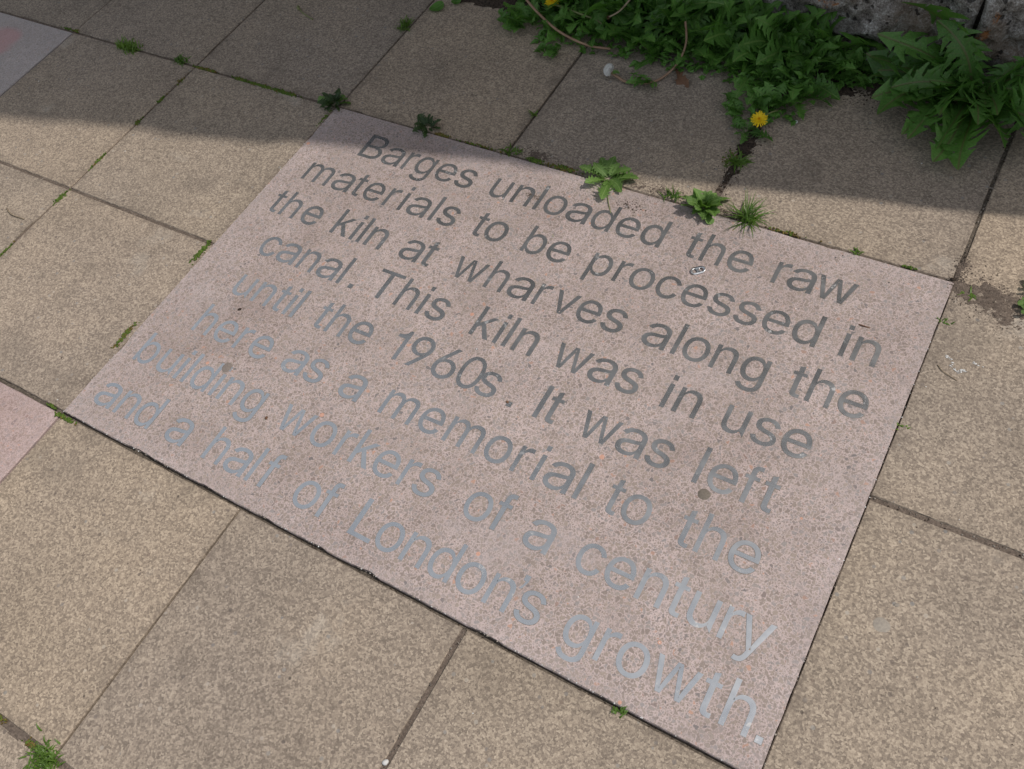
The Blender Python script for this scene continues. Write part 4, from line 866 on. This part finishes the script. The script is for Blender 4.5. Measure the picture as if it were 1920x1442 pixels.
grass(1.155, -0.006, 22, .009, 'small green sprig in the dark gap under the lettered slab', 13, 1.4, up=0.9)
grass(-0.50, 0.898, 10, .012, 'few blades beside the small tuft in the upper left joint', 14, 2.0, up=0.9)
grass(1.38, 0.885, 8, .022, 'thin green blade on the brown dirt', 15, 1.0, up=0.2)

# -- moss cushions
def moss(x, y, sx, sy, n, label, seed, red=0.2, ang=0.0):
    rd = random.Random(seed); vs = []; fs = []; mi = []
    ca, sa = math.cos(ang), math.sin(ang)
    for k in range(n):
        a = rd.gauss(0, .5) * sx; b = rd.gauss(0, .45) * sy
        px, py = a * ca - b * sa, a * sa + b * ca
        r = rd.uniform(.0012, .0026); h = rd.uniform(.0015, .0045) 
        b0 = len(vs); m_ = 5; ph = rd.uniform(0, 6)
        for i in range(m_):
            t = 2 * math.pi * i / m_ + ph; q = r * rd.uniform(.5, 1.4)
            vs.append((px + q * math.cos(t), py + q * math.sin(t), h * rd.uniform(.5, .9)))
        vs.append((px + rd.uniform(-1, 1) * r * .4, py, h + .001)); vs.append((px, py, -.004))
        cl = 1 if rd.random() < red else 0
        for i in range(m_):
            fs.append((b0 + i, b0 + (i + 1) % m_, b0 + m_)); fs.append((b0 + (i + 1) % m_, b0 + i, b0 + m_ + 1)); mi += [cl, cl]
    me = mesh_from('moss_patch', vs, fs, M_MOSS); me.materials.append(M_MOSSR)
    for p, c in zip(me.polygons, mi): p.material_index = c
    o = link('moss_patch', me, None, (x, y, -0.001)); tag(o, label, 'moss'); return o
moss(-0.43, 0.899, .030, .004, 60, 'moss on the upper left joint crossing', 1, .3)
moss(-0.395, 0.900, .020, .004, 45, 'yellowish moss right of the upper left joint crossing', 2, .5)
moss(-0.30, 0.899, .020, .005, 90, 'green moss in the shaded joint left of the corner weed, farthest one', 3, .25)
moss(-0.235, 0.898, .045, .005, 150, 'long green moss strip in the shaded joint', 4, .1)
moss(-0.155, 0.897, .040, .006, 150, 'thick moss strip next to the corner weed', 5, .1)
moss(-0.895, 0.905, .012, .005, 40, 'reddish moss at the corner of the pale grey slab', 6, .6)
moss(-0.45, 0.842, .008, .012, 26, 'reddish moss speck below the upper left joint crossing', 7, .6)
moss(-0.45, 0.768, .004, .020, 34, 'moss speck in the slanting joint in shade', 8, .1)
moss(-0.45, 0.683, .006, .014, 36, 'moss at the shadow line in the left joint', 9, .4)
moss(-0.449, 0.545, .004, .028, 50, 'moss streak in the sunlit left joint', 10, .2)
moss(-0.447, 0.418, .005, .024, 60, 'moss below the left joint crossing', 11, .0)
moss(-0.448, 0.25, .004, .026, 40, 'moss streak at the left picture edge', 12, .1)
moss(-0.012, 0.422, .005, .034, 170, 'moss halfway along the left side of the lettered slab', 13, .0)
moss(-0.014, 0.191, .005, .036, 120, 'moss on the lower left side of the lettered slab', 14, .35)
moss(0.014, -0.008, .022, .004, 110, 'moss at the left front corner of the lettered slab', 15, .1)
moss(-0.032, 0.000, .012, .003, 40, 'moss where the rosy slab meets the lettered slab', 16, .0)
moss(0.518, 0.906, .018, .006, 90, 'small dark green cushion behind the word unloaded', 17, .0)
moss(0.583, 0.907, .034, .007, 150, 'reddish green moss strip left of the flat rosette', 18, .45)
moss(0.38, 0.903, .05, .004, 50, 'thin moss line behind the word Barges', 19, .5)
moss(0.285, 0.903, .02, .004, 60, 'brown moss right of the dark weed', 20, .8)
moss(1.05, 0.904, .04, .005, 60, 'mossy rim right of the spiky grass tuft', 21, .6)
moss(1.275, 0.904, .010, .004, 30, 'small moss spot in the back joint near the right corner', 22, .0)
moss(-0.006, 0.86, .004, .030, 26, 'thin moss under the corner weed', 23, .2)
moss(0.402, -0.452, .016, .005, 30, 'yellow moss left of the bottom corner tuft', 24, .6)
moss(0.335, -0.450, .010, .005, 20, 'moss speck at the left bottom edge', 25, .6)
moss(0.885, 1.045, .012, .03, 40, 'moss along the wide soil filled joint', 26, .3)
moss(-0.93, 0.905, .020, .003, 26, 'thin moss on the back edge of the pale grey slab', 27, .0)

# ------------------------------------------------------------------ flowers and stalks
def tube(name, pts, r, mat, parent=None, sides=7):
    cu = [Vector(p) for p in pts]; out = []
    for i in range(len(cu) - 1):
        p0 = cu[max(0, i - 1)]; p1 = cu[i]; p2 = cu[i + 1]; p3 = cu[min(len(cu) - 1, i + 2)]
        for k in range(6):
            t = k / 6; out.append(0.5 * ((2 * p1) + (-p0 + p2) * t + (2 * p0 - 5 * p1 + 4 * p2 - p3) * t * t + (-p0 + 3 * p1 - 3 * p2 + p3) * t ** 3))
    out.append(cu[-1]); vs = []; fs = []
    for i, p in enumerate(out):
        d = (out[min(i + 1, len(out) - 1)] - out[max(0, i - 1)]).normalized(); a = d.cross(Vector((0, 0, 1)));
        if a.length < 1e-4: a = Vector((1, 0, 0))
        a.normalize(); b = d.cross(a); rr = r * (1 - 0.15 * i / len(out))
        for s in range(sides):
            t = 2 * math.pi * s / sides; vs.append(tuple(p + a * math.cos(t) * rr + b * math.sin(t) * rr))
    for i in range(len(out) - 1):
        for s in range(sides):
            q = i * sides; fs.append((q + s, q + (s + 1) % sides, q + sides + (s + 1) % sides, q + sides + s))
    fs.append(tuple(range(sides))[::-1]); fs.append(tuple(range(len(vs) - sides, len(vs))))
    return link(name, mesh_from(name, vs, fs, mat, True), parent)
def flower(label, x, y, z, r, tilt, seed, root):
    rd = random.Random(seed)
    t = thing('dandelion_flower', label, 'flower', (x, y, z)); 
    vs = []; fs = []
    for ring, (n, l, up) in enumerate(((26, 1.0, .10), (22, .80, .35), (16, .58, .65))):
        for k in range(n):
            a = 2 * math.pi * (k + rd.uniform(-.3, .3)) / n; L = r * l * rd.uniform(.85, 1.08); w_ = r * .062
            b0 = len(vs)
            for q, (f, ww) in enumerate(((.15, .6), (.6, 1.0), (.92, 1.0), (1.0, .45))):
                e = up * (1 - f * .3); d = L * f
                for s in (-1, 1):
                    vs.append((math.cos(a) * d * math.cos(e) - math.sin(a) * s * w_ * ww, math.sin(a) * d * math.cos(e) + math.cos(a) * s * w_ * ww, d * math.sin(e) + ring * .0006))
            for q in range(3): fs.append((b0 + 2 * q, b0 + 2 * q + 1, b0 + 2 * q + 3, b0 + 2 * q + 2))
    p = link('petals', mesh_from('petals', vs, fs, M_PETAL), t)
    vs = []; fs = []
    for k in range(50):
        a = k * 2.4; d = r * .36 * math.sqrt(k / 50); b0 = len(vs); h = r * (.42 - .2 * (k / 50)) * rd.uniform(.85, 1.1); q = r * .045
        px, py = d * math.cos(a), d * math.sin(a)
        vs += [(px - q, py - q, 0), (px + q, py - q, 0), (px, py + q, 0), (px * 1.15, py * 1.15, h)]; fs += [(b0, b0 + 1, b0 + 3), (b0 + 1, b0 + 2, b0 + 3), (b0 + 2, b0, b0 + 3)]
    link('flower_centre', mesh_from('flower_centre', vs, fs, M_FCENT), t)
    tube('stalk', [Vector(root) - Vector((x, y, z)), (Vector(root) - Vector((x, y, z))) * .5 + Vector((0, 0, z * .15)), (0, 0, -.002)], .0016, M_STALKG, t)
    for ch in t.children:
        if ch.name.startswith(('petals', 'flower_centre')): ch.rotation_euler = tilt
    return t
flower('open yellow dandelion flower above the weed beside the slab joint', .911, 1.128, .042, .0175, (0.35, 0.1, 0), 1, (.93, 1.215, .0))
flower('yellow dandelion flower cut by the top edge of the picture', .335, 1.336, .052, .0185, (0.3, 0, 0), 2, (.36, 1.40, .0))
# seed head on a long curved stalk
t = thing('dandelion_clock', 'white fluffy dandelion seed head on a curved pink stalk lying on the slab', 'dandelion', (.556, 1.190, .014))
rd = random.Random(4); vs = []; fs = []
for k in range(900):
    d = Vector((rd.gauss(0, 1), rd.gauss(0, 1), rd.gauss(0, 1)))
    if d.x > 0.6: d.x = -d.x
    d.normalize(); L = .0132 * rd.uniform(.75, 1.05); s_ = d.cross(Vector((.3, .5, .8))).normalized() * .0003; b0 = len(vs); tip = d * L; u1 = d.cross(s_).normalized()
    vs += [tuple(-s_), tuple(s_), tuple(tip + s_), tuple(tip - s_)]; fs.append((b0, b0 + 1, b0 + 2, b0 + 3))
    for q in range(3):
        w1 = (s_.normalized() * math.cos(q * 2.1) + u1 * math.sin(q * 2.1)); b1 = len(vs)
        vs += [tuple(tip), tuple(tip + w1 * .0035 + d * .001), tuple(tip + w1 * .003 + d * .001 + s_ * 3)]; fs.append((b1, b1 + 1, b1 + 2))
o = link('seed_down', mesh_from('seed_down', vs, fs, M_FLUFF), t, (-.008, .004, .006)); o.scale = (.8, 1.0, .9)
tube('stalk', [(0, 0, .003), (.015, -.002, -.002), (.040, -.004, -.008), (.086, .013, -.010), (.110, .043, -.006), (.123, .077, .006), (.126, .109, .031), (.114, .131, .066)], .0030, M_STALK, t)
o = link('sepals', DAND[0], t, (-.001, 0, .003)); o.scale = (.022, .04, .022)
a = thing('dandelion_stalk', 'long bare pinkish stalk arching out of the top edge over the weeds', 'stalk', (.24, 1.36, .03))
tube('stalk', [(.00, -.02, .055), (.031, -.046, .04), (.089, -.079, .025), (.157, -.106, .010), (.228, -.114, -.002), (.278, -.098, -.012)], .0032, M_STALK, a)
a = thing('dandelion_stalk', 'bent brown stalk with a withered bud crossing the weeds near the top', 'stalk', (.42, 1.36, .05))
tube('stalk', [(.115, .01, .045), (.101, -.043, .03), (.08, -.062, .02)], .0022, M_TWIG, a)
rdm = random.Random(8); vs = []; fs = []
for k in range(60):
    d = Vector((rdm.gauss(0, 1), rdm.gauss(0, 1), rdm.gauss(0, 1))).normalized() * .007 * rdm.uniform(.6, 1.1); b0 = len(vs); s_ = d.cross(Vector((0.2, 1, .3))).normalized() * .0006
    vs += [tuple(-s_), tuple(s_), tuple(d)]; fs.append((b0, b0 + 1, b0 + 2))
link('bud', mesh_from('bud', vs, fs, M_DEAD), a, (.079, -.063, .02))
a = thing('dandelion_stalk', 'greenish stalk running right from the flower at the top edge', 'stalk', (.29, 1.36, .04))
tube('stalk', [(.04, -.025, .01), (.063, -.033, .010), (.128, -.04, .005), (.175, -.041, -.005), (.20, -.06, -.02)], .0026, M_STALKG, a)

# ------------------------------------------------------------------ small litter
def stick(name, pts, r, mat, label, cat): 
    o = tube(name, pts, r, mat); tag(o, label, cat); return o
stick('flower_stem', [(-.325, 1.178, .003), (-.305, 1.165, .003), (-.262, 1.152, .002)], .0018, M_STALKG, 'short green broken stem lying on the shaded slab near the top', 'stem')
stick('flower_stem', [(-.332, 1.182, .004), (-.328, 1.176, .005), (-.322, 1.174, .004)], .0040, M_STALKG, 'green bud end of the short broken stem', 'bud')
stick('twig', [(-.55, .343, .002), (-.52, .333, .003), (-.48, .335, .002)], .0012, M_TWIG, 'thin dry stem lying near the left picture edge', 'twig')
stick('twig', [(1.373, .722, .001), (1.385, .712, .0015), (1.408, .704, .001)], .0007, M_TWIG, 'thin curved dry fibre on the slab right of the lettering', 'twig')
stick('grass_stalk', [(.705, .868, .004), (.716, .850, .004), (.732, .828, .002)], .0010, M_STALKG, 'thin grass stalk pointing from the flat rosette to the letters', 'stalk')
stick('grass_stalk', [(.648, .742, .001), (.656, .732, .002)], .0010, M_STALKG, 'tiny green stalk fragment above the word be', 'stalk')
stick('twig', [(1.235, .752, .001), (1.243, .750, .004), (1.256, .752, .001)], .0012, M_DEAD, 'tiny dark twig above the word in', 'twig')
# ring pull
def ring_pull():
    t = bpy.data.curves.new('ring_pull', 'CURVE'); t.dimensions = '2D'; t.fill_mode = 'BOTH'; t.extrude = .0005; t.bevel_depth = .0006; t.bevel_resolution = 2
    outer = []
    n = 40
    for k in range(n):
        a = 2 * math.pi * k / n; x = .0070 * math.cos(a) * 1.0; 
        cx = .0055 if math.cos(a) > 0 else -.0055
        outer.append((cx + .0072 * math.cos(a), .0074 * math.sin(a)))
    def cir(cx, rx, ry): return [(cx + rx * math.cos(-2 * math.pi * k / 20), ry * math.sin(-2 * math.pi * k / 20)) for k in range(20)]
    for pl in (outer, cir(-.0058, .0044, .0050), cir(.0062, .0042, .0044)):
        s = t.splines.new('POLY'); s.points.add(len(pl) - 1)
        for p, (x, y) in zip(s.points, pl): p.co = (x, y, 0, 1)
        s.use_cyclic_u = True
    o = bpy.data.objects.new('tmp', t); sc.collection.objects.link(o)
    me = bpy.data.meshes.new_from_object(o.evaluated_get(bpy.context.evaluated_depsgraph_get())); bpy.data.objects.remove(o)
    me.materials.clear(); me.materials.append(M_ALU)
    for v in me.vertices: v.co.z += 0.0012 * (v.co.x / .012) ** 2
    o = link('ring_pull', me, None, (.943, .757, SZ + .0022)); o.rotation_euler = (.12, -.05, R(38)); tag(o, 'silver can ring pull lying on the pink slab between the first two lines', 'ring pull')
ring_pull()
# dead leaf
o = link('dead_leaf', leaf_mesh('dead_leaf', M_DEAD, 61, .26, 4, .6, .03, .1, .35, (0.3, -.5), .6, .8, crinkle=.3), None, (.675, 1.262, .004)); o.scale = (.07, .07, .07); o.rotation_euler = (.2, .05, R(-48))
tag(o, 'curled brown dead leaf beside the stalk on the shaded slab', 'leaf')
# gum spots
def spot(x, y, r, label, mat, seed, h=.0010, z=0.0):
    n = 26; vs = [(0, 0, h)]; fs = []
    for q, hh in ((.7, .95), (1.0, 0.0)):
        for k in range(n):
            a = 2 * math.pi * k / n; rr = r * q * (1 + .10 * noise.noise(Vector((math.cos(a) * 1.6, math.sin(a) * 1.6, seed))))
            vs.append((rr * math.cos(a), rr * math.sin(a) * .95, h * hh - (0.0004 if hh == 0 else 0)))
    for k in range(n):
        j = (k + 1) % n; fs.append((0, 1 + k, 1 + j)); fs.append((1 + k, 1 + n + k, 1 + n + j, 1 + j))
    o = link('gum_spot', mesh_from('gum_spot', vs, fs, mat, True), None, (x, y, z)); tag(o, label, 'gum'); return o
spot(1.129, .348, .0108, 'round dark chewing gum spot under the word left', M_GUM, 2, .0014, SZ)
spot(.238, .214, .0125, 'worn grey smear of gum over the i of building', mat_simple('grey_smear', (.16, .135, .12), (.235, .195, .17), 300, .85), 5, .0010, SZ)
spot(.085, .298, .006, 'dark brownish spot on the slab left of the lettered slab', M_GUM, 7, .0006, -0.0003) if False else None
spot(1.425, .268, .012, 'faint pale grey disc of old gum on the lower right slab', mat_simple('pale_gum', (.24, .21, .18), (.33, .29, .24), 300, .85), 9, .0008, 0.0)
# pebble in the joint, shell, chips
def pebble(name, x, y, z, r, mat, label, cat, seed, sq=.6):
    bm = bmesh.new(); bmesh.ops.create_icosphere(bm, subdivisions=2, radius=r)
    for v in bm.verts:
        k = 1 + .28 * noise.noise(v.co * (1.2 / r) + Vector((seed, 0, 0))); v.co = Vector((v.co.x * k, v.co.y * k * .75, v.co.z * k * sq))
    me = bpy.data.meshes.new(name); bm.to_mesh(me); bm.free(); me.materials.append(mat)
    for p in me.polygons: p.use_smooth = True
    o = link(name, me, None, (x, y, z)); o.rotation_euler = (0, 0, seed); tag(o, label, cat); return o
pebble('pebble', .899, -.216, .000, .0050, M_WHITE, 'pale glassy pebble stuck in the joint at the bottom edge', 'pebble', 1)
pebble('pebble', .968, 1.19, .002, .0045, M_WHITE, 'small pale flake beside the yellow flower weed', 'flake', 2, .2)
pebble('soil_clod', .762, .367, SZ + .001, .0030, M_DEAD, 'tiny dark brown crumb above the first m of memorial', 'crumb', 3)
pebble('soil_clod', .170, .334, SZ, .0042, M_SOIL, 'small dark crumb in a dent between until and here', 'crumb', 4)
pebble('soil_clod', .381, .158, SZ + .001, .0036, M_DEAD, 'tiny brown crumb at the w of workers', 'crumb', 5)
pebble('soil_clod', 1.347, .905, .000, .0050, M_SOIL, 'dark crumb lodged at the right back corner of the lettered slab', 'crumb', 6)
pebble('pebble', 1.435, .305, .0000, .0040, M_GRIT, 'pale stone chip set in the right slab', 'pebble', 7, .15)
# bird lime scratch
rdm = random.Random(15); vs = []; fs = []
for k in range(46):
    t_ = rdm.uniform(0, 1); x = 1.378 + .036 * t_ + rdm.gauss(0, .002); y = .742 - .022 * t_ + .006 * math.sin(t_ * 8) + rdm.gauss(0, .0015)
    if k > 36: x = 1.425 + rdm.gauss(0, .004); y = .748 + rdm.gauss(0, .002)
    r = rdm.uniform(.0007, .0022); b0 = len(vs)
    for i in range(6):
        a = i * math.pi / 3; vs.append((x + r * math.cos(a) * rdm.uniform(.6, 1.4), y + r * .6 * math.sin(a), .0004))
    vs.append((x, y, .0011)); fs += [(b0 + i, b0 + (i + 1) % 6, b0 + 6) for i in range(6)]
tag(link('white_scuff', mesh_from('white_scuff', vs, fs, M_WHITE)), 'broken white scuff mark on the slab right of the lettering', 'scuff', kind='stuff')
# loose grit on the slabs and along the joints
rdm = random.Random(22); vs = []; fs = []; mi = []
def grain(x, y, r, z=0.0, m_=0):
    b0 = len(vs); ph = rdm.uniform(0, 6)
    for i in range(5):
        a = ph + i * 2 * math.pi / 5; q = r * rdm.uniform(.6, 1.3); vs.append((x + q * math.cos(a), y + q * math.sin(a), z + r * .15))
    vs.append((x, y, z + r * rdm.uniform(.6, 1.1))); vs.append((x, y, z - r * .4))
    for i in range(5): fs.append((b0 + i, b0 + (i + 1) % 5, b0 + 5)); fs.append((b0 + (i + 1) % 5, b0 + i, b0 + 6)); mi.extend((m_, m_))
for k in range(420):
    x = rdm.uniform(-1.3, 1.8); y = rdm.uniform(-.6, 1.32); inn = 0 < x < 1.35 and 0 < y < .9
    grain(x, y, abs(rdm.gauss(0, .0006)) + .0004, SZ if inn else 0.0, rdm.choice((0, 0, 1, 2)))
for k in range(700):   # along joints
    c = rdm.random()
    if c < .35: x = rdm.uniform(-1.3, 1.5); y = .9 + rdm.gauss(0, .006)
    elif c < .5: x = rdm.uniform(1.352, 1.8); y = .45 + rdm.gauss(0, .003)
    elif c < .62: x = rdm.uniform(-1.3, 0); y = .45 + rdm.gauss(0, .003)
    elif c < .75: x = .9 + rdm.gauss(0, .004); y = rdm.uniform(.9, 1.3)
    elif c < .85: x = 1.35 + rdm.gauss(0, .003); y = rdm.uniform(.9, 1.3)
    elif c < .92: x = .9 + rdm.gauss(0, .003); y = rdm.uniform(-.4, 0)
    else: x = rdm.gauss(1.40, .05); y = rdm.gauss(.885, .03)
    grain(x, y, abs(rdm.gauss(0, .0007)) + .0005, -.0012, rdm.choice((0, 0, 0, 1)) if rdm.random() < .985 else 2)
for k in range(420):    # chips on the rim of the lettered slab and crumbs in the gap below it
    c = rdm.random()
    if c < .5: x = rdm.uniform(0, 1.35); grain(x, .0015 + abs(rdm.gauss(0, .0012)), rdm.uniform(.0006, .0016), SZ - .0006, 2 if rdm.random() < .3 else 0)
    elif c < .75: grain(rdm.uniform(0, 1.35), -.003 + rdm.gauss(0, .0015), rdm.uniform(.0008, .002), -.005, 1)
    elif c < .9: grain(1.3500 + rdm.gauss(0, .0010), rdm.uniform(0, .9), rdm.uniform(.0005, .0014), SZ - .0006, 2 if rdm.random() < .3 else 0)
    else: grain(.001, rdm.uniform(0, .9), rdm.uniform(.0005, .0014), SZ - .0006, 2)
me = mesh_from('grit', vs, fs, M_GRIT); me.materials.append(M_SOIL); me.materials.append(M_WHITE)
for p, c in zip(me.polygons, mi): p.material_index = c
tag(link('grit', me), 'loose grit and crumbs scattered over the slabs and joints', kind='stuff')
